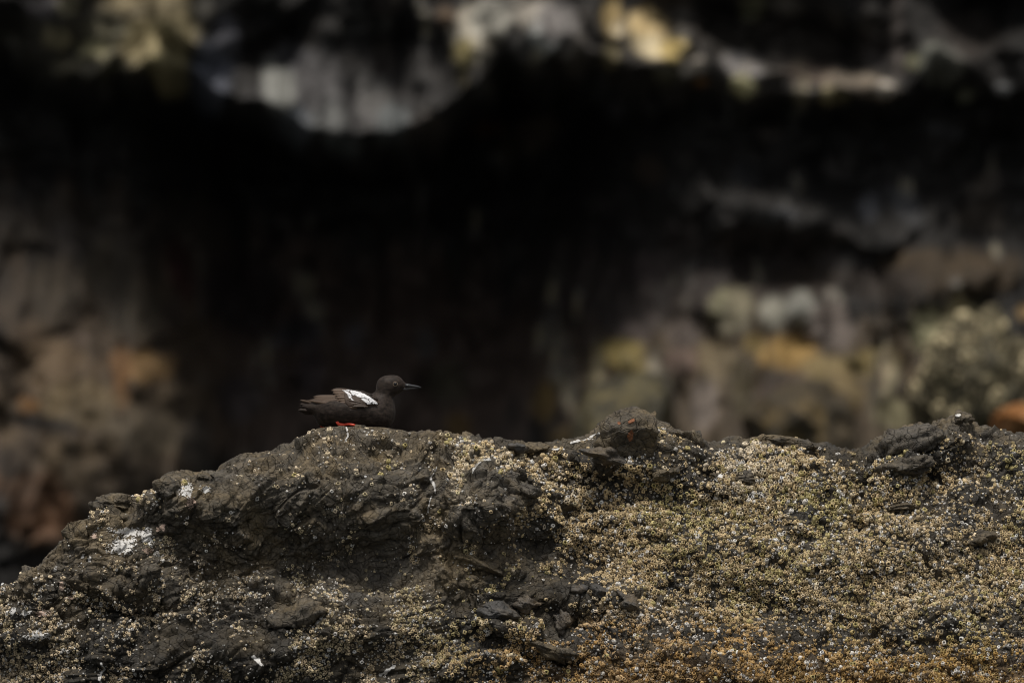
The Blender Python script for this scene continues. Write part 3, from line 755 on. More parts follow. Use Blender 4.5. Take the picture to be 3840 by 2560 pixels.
def sheet(poly, side, lift0, lift1, soft, step=6.0, jag=0.0, seed=0):
    poly = np.array(poly, float)
    gx_, gy_ = np.arange(poly[:, 0].min() - 12, poly[:, 0].max() + 12, step), np.arange(poly[:, 1].min() - 12, poly[:, 1].max() + 12, step)
    A_, B_ = np.meshgrid(gx_, gy_); sh = A_.shape
    sdv = poly_sdf(A_, B_, poly)
    if jag: sdv = sdv + jag * vnoise(np.stack([(A_.ravel() * 0.5 + B_.ravel() * 0.5) * 0.02, (B_.ravel() - A_.ravel()) * 0.06, np.zeros(A_.size)], 1), seed).reshape(sh)
    m = sdv > 0
    lift = lift0 + (lift1 - lift0) * sstep(0, soft, sdv)
    yy = -(y_w(A_, B_) + lift) * side
    cm = m[:-1, :-1] & m[1:, :-1] & m[:-1, 1:] & m[1:, 1:]; i, j = np.where(cm); a_ = i * sh[1] + j
    F = np.stack([a_, a_ + sh[1], a_ + sh[1] + 1, a_ + 1], 1); u, inv = np.unique(F, return_inverse=True); F = inv.reshape(F.shape)
    V_ = np.stack([bx(A_.ravel()), yy.ravel() * S_, bz(B_.ravel())], 1)[u]
    if side < 0: F = F[:, ::-1]
    return V_, F
def fcol(n=8, base=(0.034, 0.023, 0.016), rim=(0.15, 0.10, 0.07), shaft=(0.085, 0.056, 0.038)):
    one = np.array([rim, shaft, base, base]); return np.vstack([np.tile(one, (n, 1)), [base], [rim]])
def blade(p0, p1, wd, lift, side, bend=0.0, curve=None, th=5.0, n=8, yfun=None):
    """one feather: a thin pointed vane with a raised shaft"""
    p0, p1 = np.array(p0, float), np.array(p1, float); dv = p1 - p0; L = np.hypot(*dv); dv /= L; nv = np.array([-dv[1], dv[0]])
    secs = []
    for k in range(n):
        t = k / (n - 1); w_ = wd * 0.5 * (0.65 + 0.35 * math.sin(min(t * 2.2, 1.57))) * (1 - max(0, (t - 0.72) / 0.28) ** 2.2 * 0.93)
        c0 = p0 + dv * (L * t) + nv * bend * 4 * t * (1 - t)
        pts = []
        for (s, l) in ((-1, 0), (0, th), (1, 0), (0, -th)):
            q = c0 + nv * w_ * s
            y_ = -(y_w(q[0], q[1]) + lift + l) * side if yfun is None else yfun(q[0], q[1], t) + l
            pts.append((float(bx(q[0])), float(y_) * S_, float(bz(q[1]))))
        secs.append(pts)
    return loft(secs)
WING = [(1462, 640), (1440, 590), (1390, 545), (1320, 500), (1250, 465), (1180, 444), (1100, 428), (1000, 418), (920, 418), (850, 424), (835, 500), (850, 590), (860, 650), (940, 735), (1000, 728), (1080, 700), (1180, 690), (1290, 690), (1400, 685)]
WP1 = [(850, 424), (905, 424), (980, 428), (1060, 436), (1130, 456), (1210, 492), (1280, 530), (1345, 574), (1385, 606), (1408, 632), (1420, 656), (1400, 645), (1385, 662), (1370, 636), (1340, 652), (1325, 632), (1300, 624),
       (1285, 600), (1255, 575), (1238, 556), (1200, 552), (1160, 548), (1125, 540), (1092, 532), (1060, 510), (1020, 496), (998, 476), (965, 448), (945, 446)]
WP2 = [(850, 424), (945, 446), (990, 490), (1002, 520), (988, 535), (1018, 570), (1030, 582), (1058, 603), (1010, 588), (978, 560), (950, 530), (928, 515), (940, 500), (905, 480), (890, 455)]
WP3 = [(1150, 556), (1190, 556), (1235, 568), (1262, 590), (1288, 612), (1312, 642), (1290, 652), (1255, 654), (1225, 625), (1190, 598), (1158, 578)]
for side in (1, -1):
    wing = bpy.data.objects.new('wing', None)
    V_, F_ = sheet(WING, side, -25, 16, 60)
    wo_ = mesh_np('wing', V_, F_, M_WING, bird)
    bpy.data.objects.remove(wing)
    for pl, sd_ in ((WP1, 1), (WP2, 2), (WP3, 3)):
        parts_ = [(lambda q: (q[0], [q[1]]))(sheet(pl, side, 19, 22, 20, 4.0, 5.0, sd_))]
        r_ = np.random.default_rng(sd_ * 7); pa_ = np.array(pl, float)
        for _ in range({1: 90, 2: 26, 3: 26}[sd_]):
            c0 = pa_.min(0) + r_.uniform(0, 1, 2) * (pa_.max(0) - pa_.min(0))
            if poly_sdf(c0[:1], c0[1:], pl)[0] < 4: continue
            an = R(168) + r_.normal(0, 0.18) + 0.35 * (c0[0] < 1000); L_ = r_.uniform(34, 58)
            parts_.append(blade(c0 - L_ * 0.35 * np.array([math.cos(an), math.sin(an)]), c0 + L_ * 0.65 * np.array([math.cos(an), math.sin(an)]), r_.uniform(15, 24), 21 + r_.uniform(0, 4), side, 2, th=2.5, n=5))
        V_, F_ = join(parts_)
        mesh_np('white_patch', V_, F_, M_WHITE, wo_)
    for k, (p0, p1, wd) in enumerate([((1000, 440), (672, 438), 62), ((1000, 478), (700, 470), 62), ((1010, 515), (722, 505), 60), ((1010, 556), (742, 546), 60), ((1020, 600), (768, 588), 60),
                                      ((1040, 640), (796, 626), 58), ((1060, 676), (818, 664), 58), ((1085, 708), (805, 716), 56)]):
        mesh_np('feather', *blade(p0, p1, wd, 8 - k * 1.2 + (2 if k % 2 else 0), side, 12), M_FEATHER, wo_, True, fcol())
    for k, (p0, p1, wd) in enumerate([((830, 525), (386, 534), 44), ((840, 555), (405, 552), 44), ((850, 585), (390, 566), 44), ((860, 618), (350, 578), 46), ((870, 655), (318, 588), 48), ((880, 690), (290, 590), 54)]):
        mesh_np('feather', *blade(p0, p1, wd, -8 + k * 3.0, side, 8), M_FEATHER, wo_, True, fcol(rim=(0.22, 0.155, 0.11)))
    # dark scapulars along the back
    for k, (p0, p1, wd) in enumerate([((1420, 575), (1180, 455), 44), ((1330, 500), (1040, 424), 40), ((1200, 450), (880, 412), 34)]):
        mesh_np('scapular_feather', *blade(p0, p1, wd, 14, side, -10), M_BODY, wo_)
    for k, (p0, p1, wd) in enumerate([((1150, 610), (905, 520), 46), ((1190, 640), (930, 580), 46), ((1230, 665), (960, 640), 46), ((1260, 690), (1000, 690), 46)]):
        mesh_np('feather', *blade(p0, p1, wd, 14 + (k % 2) * 2, side, 8, th=4), M_FEATHER, wo_, True, fcol(rim=(0.07, 0.05, 0.036), shaft=(0.045, 0.031, 0.023)))
tail = None
tl_ = [((430, 640), (182, 588), 50, -30), ((430, 660), (200, 610), 55, 25), ((420, 690), (175, 650), 60, -10), ((430, 700), (172, 690), 60, 45), ((440, 730), (160, 735), 62, 0), ((450, 745), (152, 748), 62, -45), ((470, 790), (210, 772), 70, -25), ((470, 790), (230, 775), 70, 40)]
tparts = []
for k, (p0, p1, wd, yo) in enumerate(tl_):
    V_, F_ = blade(p0, p1, wd, 0, 1, -6, yfun=lambda zx, zy, t, yo=yo: yo * (0.6 + 1.0 * t))
    if tail is None: tail = mesh_np('tail', V_, F_, M_QUILL, bird)
    else: mesh_np('feather', V_, F_, M_QUILL if k < 2 else M_BODY, tail)

def ring(cx, cz, hz, hy, m=12, y0=0.0, nx=0.0):
    t = np.arange(m) / m * 2 * np.pi
    return np.stack([bx(cx + nx * np.sin(t)), (y0 + hy * np.cos(t)) * S_, bz(cz - hz * np.sin(t))], 1)
up = [(1845, 322, 392, 62), (1890, 328, 391, 50), (1930, 338, 391, 40), (1985, 349, 392, 30), (2035, 358, 394, 23), (2070, 369, 397, 16), (2090, 381, 400, 9), (2099, 393, 402, 3)]
lo = [(1800, 388, 436, 58), (1850, 391, 432, 48), (1910, 392, 424, 36), (1970, 393, 415, 26), (2020, 395, 409, 17), (2060, 398, 405, 8)]
bill = mesh_np('bill', *loft([ring(x, (a_ + b_2) / 2, (b_2 - a_) / 2, w_) for x, a_, b_2, w_ in up]), M_BILL, bird)
mesh_np('lower_mandible', *loft([ring(x, (a_ + b_2) / 2, (b_2 - a_) / 2, w_) for x, a_, b_2, w_ in lo]), M_BILL, bill)
def ball(c, r, nu=14, nv=9, sq=1.0):
    secs = []
    for k in range(nv):
        ph = -math.pi / 2 + math.pi * (k + 0.5) / nv
        t = np.arange(nu) / nu * 2 * np.pi
        secs.append(np.stack([bx(c[0] + r * math.cos(ph) * np.cos(t)), np.full(nu, (c[1] + r * sq * math.sin(ph)) * S_), bz(c[2] + r * math.cos(ph) * np.sin(t))], 1))
    return loft(secs)
# where the head's skin is, beside the eye
def head_y(zx, zy):
    i = int((zx - gx[0]) / h_); k = int((zy - gz[0]) / h_); f = Fd[i, :, k]
    i1 = int(np.argmax(f < 0)); return abs(gy[i1] - h_ * f[i1] / (f[i1] - f[i1 - 1])) + 2
ey = head_y(1688, 334)
for side in (1, -1):
    eo = mesh_np('eye', *ball((1688, -side * (ey - 12), 334), 32, sq=0.8), M_EYE, bird)
    secs = []
    for k in range(20):
        t = k / 20 * 2 * math.pi; tt_ = np.arange(6) / 6 * 2 * np.pi
        rr = 34 + 5.0 * np.cos(tt_)
        secs.append(np.stack([bx(1688 + rr * math.cos(t)), -side * (ey - 1 + 5.0 * np.sin(tt_)) * S_, bz(334 + rr * math.sin(t) * 0.92)], 1))
    secs.append(secs[0])
    V_, F_ = loft(secs, False); mesh_np('eye_ring', V_, F_, M_RING, eo)
def tube(pts, m=10):
    """pts: (zx, y, zy, r_height, r_width)"""
    secs = []
    P_ = np.array(pts, float)
    for k, (x, y, z, rh, rw) in enumerate(pts):
        a_ = P_[max(k - 1, 0)]; b_2 = P_[min(k + 1, len(P_) - 1)]
        dx, dz = b_2[0] - a_[0], b_2[2] - a_[2]; L = math.hypot(dx, dz) + 1e-9; nx, nz = -dz / L, dx / L
        t = np.arange(m) / m * 2 * np.pi
        secs.append(np.stack([bx(x + nx * rh * np.sin(t)), (y + rw * np.cos(t)) * S_, bz(z + nz * rh * np.sin(t))], 1))
    return loft(secs)
def foot(ox, oy, oz):
    f_ = mesh_np('foot', *tube([(850 + ox, oy, 900 + oz, 22, 22), (800 + ox, oy, 925 + oz, 30, 26), (776 + ox, oy, 948 + oz, 30, 26), (798 + ox, oy, 975 + oz, 28, 26), (850 + ox, oy, 984 + oz, 26, 30), (905 + ox, oy, 982 + oz, 24, 36)]), M_RED, bird)
    tips = []
    for dy, L in ((-70, 190), (-5, 215), (70, 185)):
        base = (880 + ox, oy + dy * 0.12, 982 + oz)
        mesh_np('toe', *tube([(base[0], base[1], base[2], 20, 18), (base[0] + L * 0.4, oy + dy * 0.5, 974 + oz, 21, 16), (base[0] + L * 0.75, oy + dy * 0.85, 984 + oz, 20, 15), (base[0] + L, oy + dy, 1000 + oz, 13, 11)], 8), M_RED, f_)
        mesh_np('claw', *tube([(base[0] + L - 4, oy + dy, 998 + oz, 9, 7), (base[0] + L + 22, oy + dy, 1004 + oz, 6, 5), (base[0] + L + 40, oy + dy, 1018 + oz, 1, 1)], 6), M_BILL, f_)
        tips.append((base[0] + L * 0.9, oy + dy * 0.95))
    top = []
    outline = [(880 + ox, oy - 12)] + [tips[0], ((tips[0][0] + tips[1][0]) / 2 - 18, (tips[0][1] + tips[1][1]) / 2), tips[1], ((tips[1][0] + tips[2][0]) / 2 - 18, (tips[1][1] + tips[2][1]) / 2), tips[2]] + [(880 + ox, oy + 12)]
    n = len(outline); VV = [(float(bx(x)), y * S_, float(bz(986 + oz))) for x, y in outline] + [(float(bx(x)), y * S_, float(bz(994 + oz))) for x, y in outline]
    me = bpy.data.meshes.new('web'); me.from_pydata(VV, [], [list(range(n)), list(range(2 * n - 1, n - 1, -1))] + [[i, i + n, (i + 1) % n + n, (i + 1) % n] for i in range(n)]); me.materials.append(M_RED)
    wb = bpy.data.objects.new('web', me); C.objects.link(wb); wb.parent = f_
foot(0, -250, -10)
foot(-272, 10, 18)

# ------------------------------------------------------------------ the cliff behind, slightly undercut, the recess shade painted into its colour
def PXd(px, y): return (np.asarray(px, float) - 1920) * MM * (DIST + y) / DIST
def PZd(py, y): return ZC + (1280 - np.asarray(py, float)) * MM * (DIST + y) / DIST
YREF = 14.0
nx_, nz_ = 420, 330
xs = np.concatenate([np.linspace(-9, -2.3, 50)[:-1], np.linspace(-2.3, 2.3, 330), np.linspace(2.3, 9, 50)[1:]])
zs = np.concatenate([np.linspace(-0.4, 0.8, 20)[:-1], np.linspace(0.8, 3.3, 200), np.linspace(3.3, 8.0, 50)[1:]])
XX, ZZ = np.meshgrid(xs, zs)
k_ref = (DIST + YREF) / DIST
ppx = (XX / (MM * k_ref) + 1920).ravel(); ppy = (1280 - (ZZ - ZC) / (MM * k_ref)).ravel()
lip = np.interp(ppx, [-800, 0, 350, 700, 900, 1150, 1350, 1550, 1700, 1900, 2300, 2600, 3000, 3350, 3500, 3840, 4600], [250, 250, 330, 350, 470, 560, 600, 560, 480, 280, 300, 340, 380, 390, 330, 400, 350])
low = np.interp(ppx, [-800, 0, 350, 600, 800, 1100, 1500, 2000, 2300, 2700, 3100, 3400, 3840, 4600], [700, 720, 740, 780, 850, 900, 920, 900, 900, 900, 880, 880, 860, 850])
q3 = np.stack([XX.ravel(), np.zeros(XX.size), ZZ.ravel()], 1)
jl = 130 * fbm(q3 * np.array([4.5, 1, 2.0]), 4, 401, 0.6)
up_y = 13.7 + 0.35 * np.clip((lip - ppy) * MM * 1.3, 0, 6)       # sloping back above the lip
low_y = 15.0 - 0.6 * sstep(950, 1900, ppy) - 1.4 * sstep(2200, 3400, ppy) - 1.3 * sstep(1800, 2700, ppx) - 0.9 * sstep(950, 450, ppx)
rec_y = np.maximum(low_y, up_y) + 0.40
wide = 2.4
u1 = sstep(-80, 150, ppy - lip - jl)
u2 = sstep(-140, 200, (ppy - low - jl) / wide)
yc_ = up_y * (1 - u1) + u1 * (rec_y * (1 - u2) + low_y * u2)
HOLES = [(60, 200, 200, 110, 20, 3.0), (1000, 150, 120, 130, 0, 3.0), (1560, 250, 130, 170, -20, 3.0), (2900, 140, 380, 95, 12, 4.0), (3720, 60, 160, 90, 0, 3.0), (2080, 330, 150, 80, 0, 2.5), (2450, 330, 60, 60, 0, 1.5), (2950, 310, 80, 30, 0, 1.2), (3640, 380, 120, 40, 15, 2)]
for (cx, cy, rx, ry, ro, dp) in HOLES: yc_ = yc_ + 0.08 * dp * np.clip(1.6 * ell(ppx, ppy, cx, cy, rx, ry, ro), 0, 1)
PROUD = [(560, 150, 130, 190, 10, 0.6), (790, 330, 90, 150, 0, 0.5), (2620, 140, 150, 90, 28, 1.0), (2900, 260, 350, 50, 12, 0.3), (3250, 330, 120, 50, 12, 0.3), (350, 1300, 260, 420, -15, 0.8), (620, 1750, 160, 200, 0, 0.8), (2950, 800, 500, 120, 8, 1.5), (3600, 1050, 300, 90, -10, 1.2), (2650, 1150, 120, 90, 0, 1.0), (2980, 1150, 120, 80, 0, 1.0)]
for (cx, cy, rx, ry, ro, dp) in PROUD: yc_ = yc_ - 0.2 * dp * ell(ppx, ppy, cx, cy, rx, ry, ro)
b1, _ = blocks(q3 * np.array([2.2, 1, 1.8]), 421, 0.9, 0.9); yc_ = yc_ - b1 * (0.09 - 0.03 * sstep(1200, 700, ppx) * sstep(600, 900, ppy))
b2, _ = blocks(q3 * np.array([6.0, 1, 4.5]) + 3, 431, 0.9, 0.9); yc_ = yc_ - b2 * 0.04
yc_ = yc_ - fbm(q3 * 2.0, 5, 441, 0.6) * 0.2 + fbm(q3 * np.array([5.0, 1, 1.6]), 4, 451, 0.6) * 0.14
FW = 0.47                                                     # one even light level divided out of the patch colours
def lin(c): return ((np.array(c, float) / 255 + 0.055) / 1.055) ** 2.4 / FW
CB = np.array([0.0078, 0.0068, 0.0060])  # near-black base: shade of the recess and hollows painted into the rock colour
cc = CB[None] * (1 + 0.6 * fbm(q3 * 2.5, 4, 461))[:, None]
n6 = fbm(q3 * np.array([10.0, 1, 2.8]), 4, 471, 0.6); n7 = fbm(q3 * np.array([30.0, 1, 9.0]), 3, 481, 0.6)
PATCH = [  # px, py, rx, ry, rot, rock colour with its light and shade left in, raggedness
 (1300, 420, 450, 240, 0, (36, 34, 33), .8), (400, 160, 420, 180, 0, (33, 31, 25), .8), (2650, 200, 800, 190, 0, (32, 29, 26), .8), (350, 1250, 620, 600, 0, (34, 29, 25), .6),
 (1300, 1350, 1000, 450, 0, (35, 28, 24), .7), (2600, 1030, 800, 180, 0, (26, 22, 20), .7), (350, 980, 480, 260, 0, (30, 27, 24), .7), (3000, 1500, 900, 330, 0, (42, 35, 26), .6), (350, 1500, 520, 560, 0, (40, 34, 27), .6), (3553, 1022, 330, 90, 0, (34, 27, 18), .6), (3145, 1063, 320, 70, 0, (27, 22, 18), .6),
 (590, 120, 150, 150, 0, (112, 102, 76), .3), (640, 270, 78, 100, 0, (106, 98, 73), .2), (560, 20, 200, 60, 0, (80, 72, 54), .3), (400, 110, 90, 60, 0, (60, 57, 45), .6), (470, 70, 110, 10, -14, (40, 35, 28), .3),
 (230, 150, 60, 42, 0, (86, 80, 62), .9), (350, 190, 60, 40, 0, (86, 82, 62), .9), (260, 250, 60, 30, 0, (62, 58, 46), .8), (420, 270, 40, 40, 0, (42, 40, 30), .8), (180, 30, 100, 45, 0, (34, 32, 33), .8), (260, 30, 40, 40, 0, (70, 66, 52), .9),
 (790, 300, 92, 150, 8, (57, 59, 66), .3), (850, 140, 50, 90, -10, (44, 44, 48), .5), (760, 30, 50, 50, 0, (40, 38, 33), .7), (1200, 380, 200, 170, 0, (62, 60, 60), .9), (1050, 340, 50, 130, -8, (108, 108, 103), .8), (1100, 480, 95, 70, 20, (86, 89, 93), .8),
 (1250, 470, 72, 115, -12, (90, 90, 88), .9), (1280, 550, 60, 40, 0, (88, 92, 92), .8), (1390, 330, 70, 150, -12, (80, 78, 76), .9), (1480, 470, 62, 95, -8, (86, 89, 89), .9), (1420, 230, 62, 75, 0, (56, 51, 48), .9), (1600, 500, 82, 62, 0, (56, 51, 47), .9), (1090, 210, 62, 52, 0, (56, 55, 57), .8), (1340, 90, 80, 60, 0, (26, 25, 22), .8),
 (1820, 470, 62, 24, -10, (60, 38, 20), .6), (1780, 110, 95, 115, 0, (100, 95, 85), .8), (1850, 60, 100, 85, 0, (112, 109, 101), .8), (1740, 200, 42, 55, 0, (92, 84, 56), .6), (1730, 290, 26, 40, 0, (52, 47, 34), .6), (1680, 60, 42, 55, 0, (82, 67, 52), .7), (1450, 20, 55, 28, 0, (47, 42, 39), .7),
 (1970, 50, 62, 65, 0, (106, 101, 93), .8), (2045, 130, 62, 62, 0, (112, 113, 110), .8), (2085, 80, 65, 80, 0, (76, 73, 71), .8), (2165, 210, 62, 62, 0, (62, 58, 54), .8), (1950, 190, 42, 70, 0, (54, 52, 50), .8), (2295, 65, 42, 80, -5, (112, 97, 66), .5), (2320, 110, 26, 34, 0, (127, 117, 97), .5), (2290, 210, 32, 60, 0, (77, 70, 50), .6),
 (2425, 95, 85, 62, 24, (122, 107, 77), .4), (2440, 180, 75, 42, 16, (152, 140, 114), .6), (2525, 195, 62, 42, 20, (122, 107, 67), .5), (2615, 245, 62, 42, 10, (107, 101, 93), .8), (2630, 310, 32, 20, 0, (88, 62, 32), .6), (2490, 285, 52, 42, 0, (62, 60, 50), .9),
 (2800, 245, 110, 42, 12, (86, 83, 81), .7), (2780, 325, 48, 30, 20, (132, 127, 97), .8), (2940, 258, 120, 44, 12, (72, 67, 62), .8), (3060, 285, 130, 40, 12, (66, 57, 50), .8), (3225, 322, 140, 42, 12, (84, 76, 66), .8), (3320, 335, 40, 30, 0, (118, 112, 104), .6), (3130, 362, 72, 40, 6, (97, 90, 67), .9), (3020, 355, 60, 30, 0, (42, 40, 38), .8), (2730, 400, 16, 70, 0, (50, 49, 47), .6),
 (3365, 120, 22, 190, 0, (62, 57, 54), .4), (3520, 245, 92, 95, 0, (71, 71, 65), .8), (3420, 235, 28, 28, 0, (92, 90, 72), .5), (3618, 360, 26, 30, 0, (107, 107, 92), .6), (3755, 335, 32, 26, 0, (82, 82, 82), .6), (3630, 130, 130, 95, 0, (36, 32, 29), .7), (2820, 30, 42, 44, 0, (82, 81, 64), .6), (2950, 25, 70, 32, 0, (67, 64, 60), .8), (3300, 200, 50, 60, 0, (34, 31, 30), .7),
 (2000, 490, 115, 62, -20, (50, 43, 36), .7), (2310, 415, 30, 42, 0, (52, 50, 53), .6), (2245, 325, 30, 55, 0, (52, 51, 51), .7), (2435, 640, 62, 55, 20, (31, 25, 20), .7), (2560, 595, 34, 34, 0, (27, 25, 23), .7), (2245, 750, 65, 42, 20, (31, 28, 26), .7), (2810, 650, 62, 52, 0, (25, 25, 26), .7), (2900, 815, 90, 30, -8, (31, 31, 32), .7), (3260, 775, 42, 55, 10, (44, 44, 46), .7),
 (3390, 770, 100, 45, 45, (38, 38, 39), .6), (3150, 620, 55, 42, 0, (31, 29, 28), .7), (3675, 700, 75, 40, -20, (46, 42, 38), .7), (2885, 500, 52, 30, 0, (40, 36, 33), .6), (3550, 490, 110, 20, 10, (31, 31, 32), .6), (3675, 810, 120, 60, 0, (31, 27, 23), .7), (3150, 880, 60, 40, 0, (33, 30, 28), .7), (2350, 900, 150, 60, 0, (18, 16, 15), .8), (2400, 1020, 80, 60, 0, (30, 25, 24), .7),
 (2370, 1185, 92, 105, 0, (44, 39, 37), .6), (2385, 1225, 32, 32, 0, (64, 57, 54), .6), (2735, 1160, 85, 95, 0, (64, 60, 48), .7), (2695, 1135, 32, 65, 12, (77, 74, 57), .6), (2900, 1170, 52, 65, 0, (82, 80, 72), .7), (2997, 1153, 58, 68, 0, (87, 86, 80), .6), (3128, 1112, 42, 42, 0, (74, 70, 64), .6), (3120, 1226, 95, 95, 0, (60, 54, 50), .8), (2560, 1250, 60, 60, 0, (52, 46, 42), .7),
 (2940, 1325, 120, 72, 0, (97, 77, 42), .6), (2818, 1290, 42, 42, 0, (87, 74, 44), .6), (3226, 1365, 120, 52, -10, (80, 70, 44), .6), (3103, 1390, 110, 62, 0, (74, 64, 42), .6), (2328, 1325, 85, 52, 0, (80, 70, 40), .5), (2377, 1406, 55, 62, 0, (54, 47, 26), .6), (2312, 1470, 60, 62, 20, (22, 20, 13), .5), (2230, 1430, 26, 115, 14, (62, 57, 44), .5), (2475, 1406, 42, 95, -10, (64, 60, 52), .6), (2042, 1512, 42, 75, 6, (64, 52, 30), .5), (2132, 1635, 95, 32, 0, (47, 39, 24), .6),
 (2557, 1357, 75, 62, 0, (54, 44, 38), .7), (2695, 1357, 95, 85, 0, (60, 52, 38), .7), (2630, 1512, 52, 95, 0, (60, 54, 49), .7), (2940, 1488, 140, 95, 0, (42, 34, 28), .5), (2940, 1500, 70, 52, 0, (28, 22, 18), .4), (3144, 1471, 85, 95, 0, (68, 58, 38), .6), (2777, 1455, 52, 125, 0, (44, 38, 24), .6), (3308, 1471, 62, 145, 0, (34, 30, 22), .6),
 (3471, 1251, 65, 85, 0, (97, 94, 72), .8), (3634, 1226, 140, 85, -6, (90, 84, 64), .9), (3740, 1333, 115, 85, 0, (84, 77, 57), .9), (3634, 1430, 125, 95, 0, (74, 68, 52), .9), (3512, 1349, 42, 62, 0, (36, 31, 23), .6), (3471, 1430, 26, 52, 0, (107, 109, 108), .7), (3716, 1528, 52, 42, 0, (107, 77, 42), .6), (3757, 1553, 95, 42, -6, (122, 72, 26), .5), (3790, 1463, 42, 42, 0, (127, 117, 97), .7), (3357, 1553, 62, 52, 0, (64, 60, 44), .7), (3830, 1169, 32, 32, 0, (112, 92, 62), .6),
 (245, 922, 95, 105, 20, (38, 35, 34), .5), (408, 1004, 125, 125, 40, (40, 37, 32), .6), (204, 1086, 125, 125, 0, (46, 42, 37), .6), (49, 1126, 62, 210, 0, (38, 33, 28), .5), (490, 1167, 125, 105, 30, (38, 35, 30), .6), (302, 1273, 40, 32, 0, (60, 54, 50), .6), (98, 1290, 72, 85, 0, (52, 45, 38), .6), (204, 1371, 160, 95, 0, (58, 50, 40), .6), (571, 1371, 115, 62, 0, (64, 52, 34), .6), (457, 1371, 42, 85, 0, (62, 46, 28), .6), (457, 1478, 36, 72, 0, (60, 44, 26), .6),
 (653, 1518, 120, 85, 0, (54, 48, 40), .6), (327, 1510, 160, 85, 0, (54, 48, 36), .6), (106, 1518, 42, 32, 0, (72, 51, 22), .5), (343, 1567, 105, 42, 10, (60, 54, 42), .6), (33, 1559, 52, 125, 0, (44, 38, 30), .6), (190, 1590, 150, 26, 8, (15, 12, 9), .5), (571, 1616, 170, 95, 0, (48, 44, 37), .6), (327, 1739, 170, 95, 10, (50, 44, 35), .6), (490, 1790, 150, 85, 0, (44, 39, 33), .6), (122, 1837, 170, 85, 20, (52, 39, 28), .6), (165, 1930, 150, 95, 0, (54, 39, 27), .6), (49, 1740, 60, 60, 0, (26, 21, 16), .6), (735, 1657, 62, 125, 0, (30, 27, 24), .6),
 (882, 1494, 72, 95, 0, (36, 33, 35), .6), (660, 1000, 42, 145, -14, (27, 13, 11), .5), (1102, 1249, 85, 62, 0, (20, 18, 19), .6), (1322, 1257, 42, 52, 0, (32, 30, 31), .5), (1592, 1290, 36, 62, 0, (38, 36, 35), .5), (1673, 1437, 85, 72, 0, (32, 29, 22), .6), (1714, 1600, 52, 52, 0, (50, 38, 20), .5), (900, 1100, 150, 160, 0, (17, 12, 11), .6), (1150, 1400, 60, 90, 0, (26, 21, 21), .6)]
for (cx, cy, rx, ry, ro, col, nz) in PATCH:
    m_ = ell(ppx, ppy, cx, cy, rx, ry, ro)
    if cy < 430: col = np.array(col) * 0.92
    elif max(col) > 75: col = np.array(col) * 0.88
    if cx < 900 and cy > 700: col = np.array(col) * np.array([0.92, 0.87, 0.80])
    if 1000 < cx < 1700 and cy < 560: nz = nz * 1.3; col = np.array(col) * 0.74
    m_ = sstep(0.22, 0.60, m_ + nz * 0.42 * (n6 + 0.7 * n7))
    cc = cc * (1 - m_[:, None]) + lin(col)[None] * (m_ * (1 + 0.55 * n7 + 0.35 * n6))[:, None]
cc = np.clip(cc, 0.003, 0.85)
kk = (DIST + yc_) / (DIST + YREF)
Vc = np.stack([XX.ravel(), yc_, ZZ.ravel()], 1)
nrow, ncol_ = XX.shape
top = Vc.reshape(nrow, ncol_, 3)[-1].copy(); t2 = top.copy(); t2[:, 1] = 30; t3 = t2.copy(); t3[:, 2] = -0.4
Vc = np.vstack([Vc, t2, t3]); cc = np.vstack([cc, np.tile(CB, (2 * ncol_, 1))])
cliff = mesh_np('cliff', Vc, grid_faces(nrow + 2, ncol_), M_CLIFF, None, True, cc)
tag(cliff, kind='structure')

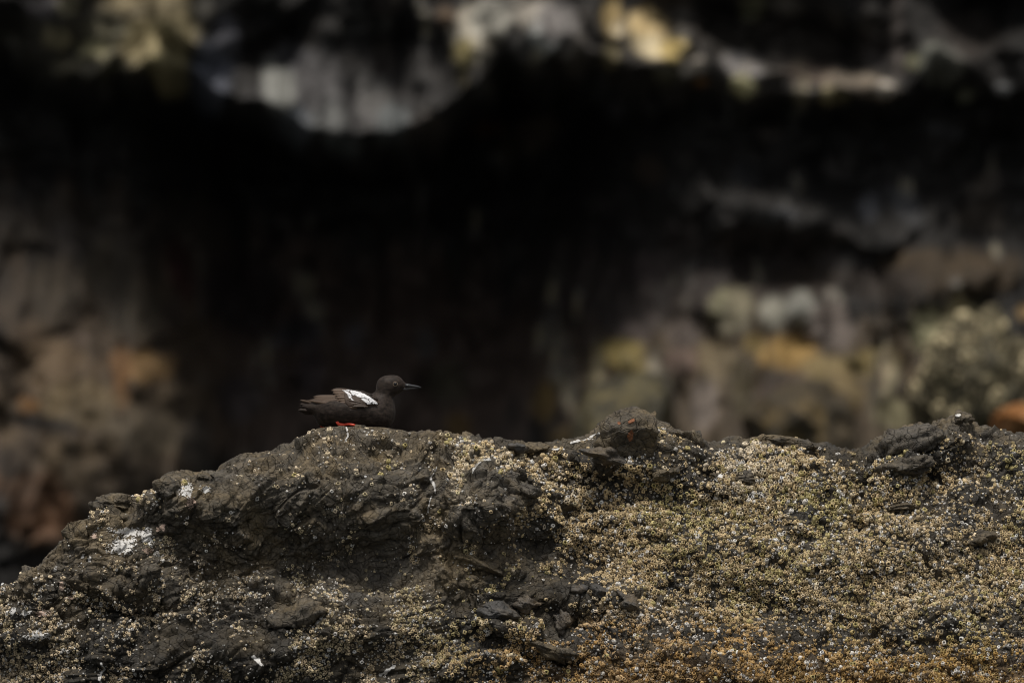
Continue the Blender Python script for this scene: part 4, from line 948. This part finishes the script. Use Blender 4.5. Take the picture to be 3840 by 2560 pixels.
# ------------------------------------------------------------------ boulders at the foot of the cliff
def boulder(px, py, rx, rz, ry, y, ro, seed, cols_, label, crusted=0):
    k = (DIST + y) / DIST
    V, F = stone_geo(seed, 5, 8, 0.10, 0.04)
    nn_ = fbm(V * 2.5 + seed, 4, seed); n8 = fbm(V * 7 + seed, 3, seed + 9)
    c_ = np.array(cols_[0])[None] + (np.array(cols_[1]) - np.array(cols_[0]))[None] * sstep(-0.15, 0.35, nn_)[:, None]
    if len(cols_) > 2: c_ = c_ + (np.array(cols_[2]) - c_) * sstep(0.1, 0.45, n8)[:, None]
    V = V * np.array([rx * MM * k, ry, rz * MM * k])
    cr, sr = math.cos(R(ro)), math.sin(R(ro))
    V = np.stack([V[:, 0] * cr + V[:, 2] * sr, V[:, 1], -V[:, 0] * sr + V[:, 2] * cr], 1) + np.array([float(PXd(px, y)), y, float(PZd(py, y))])
    o = mesh_np('boulder', V, F, M_CLIFF, None, True, np.clip(c_, 0.01, 0.8))
    tag(o, label, 'boulder', 'boulders at the foot of the cliff')
    if crusted:
        r_ = np.random.default_rng(seed + 1)
        fr = np.where((V[:, 1] < y - 0.1 * ry))[0]; pick = r_.choice(fr, min(crusted, len(fr)), False)
        ctr = np.array([float(PXd(px, y)), y, float(PZd(py, y))])
        n = V[pick] - ctr; n /= np.linalg.norm(n, axis=1, keepdims=True); e1, e2 = basis(n, r_.uniform(0, 6, len(pick)))
        SV, SF, SS = SHAPES[2]; rr = r_.uniform(0.010, 0.026, len(pick))
        W = V[pick][:, None, :] + rr[:, None, None] * (SV[None, :, 0:1] * e1[:, None, :] + SV[None, :, 1:2] * e2[:, None, :] + SV[None, :, 2:3] * n[:, None, :])
        FF = (SF[None] + (np.arange(len(pick)) * len(SV))[:, None, None]).reshape(-1, 3)
        cl_ = (np.array([0.26, 0.22, 0.135])[None] * (0.4 + 1.6 * r_.uniform(0, 1, (len(pick), 1)) ** 3))[:, None, :] * SS[None, :, None]
        s = mesh_np('barnacle_crust', W.reshape(-1, 3), FF, M_BARN, o, True, np.clip(cl_.reshape(-1, 3), 0, 0.85)); s['kind'] = 'stuff'
DK, TN, OC, GR, OR, WT = (0.05, 0.045, 0.035), (0.22, 0.17, 0.085), (0.26, 0.18, 0.07), (0.19, 0.185, 0.16), (0.42, 0.17, 0.045), (0.45, 0.42, 0.33)
boulder(3700, 1520, 290, 340, 0.5, 13.25, 4, 701, ((0.035, 0.030, 0.017), (0.085, 0.072, 0.040), (0.14, 0.12, 0.07)), 'pale barnacled boulder out of focus behind the right peak of the rock', 260)
boulder(3850, 1590, 140, 80, 0.3, 11.6, 0, 702, ((0.20, 0.08, 0.02), (0.26, 0.13, 0.05)), 'orange boulder low at the right edge behind the rock')
boulder(2350, 1700, 210, 330, 0.5, 13.4, 4, 703, ((0.03, 0.027, 0.018), (0.065, 0.055, 0.028), (0.10, 0.08, 0.035)), 'olive rounded boulder out of focus above the dark knob')
boulder(3030, 1680, 260, 250, 0.5, 13.2, 0, 705, ((0.05, 0.038, 0.022), (0.095, 0.066, 0.026), (0.025, 0.022, 0.016)), 'broad ochre boulder out of focus above the low part of the ridge')
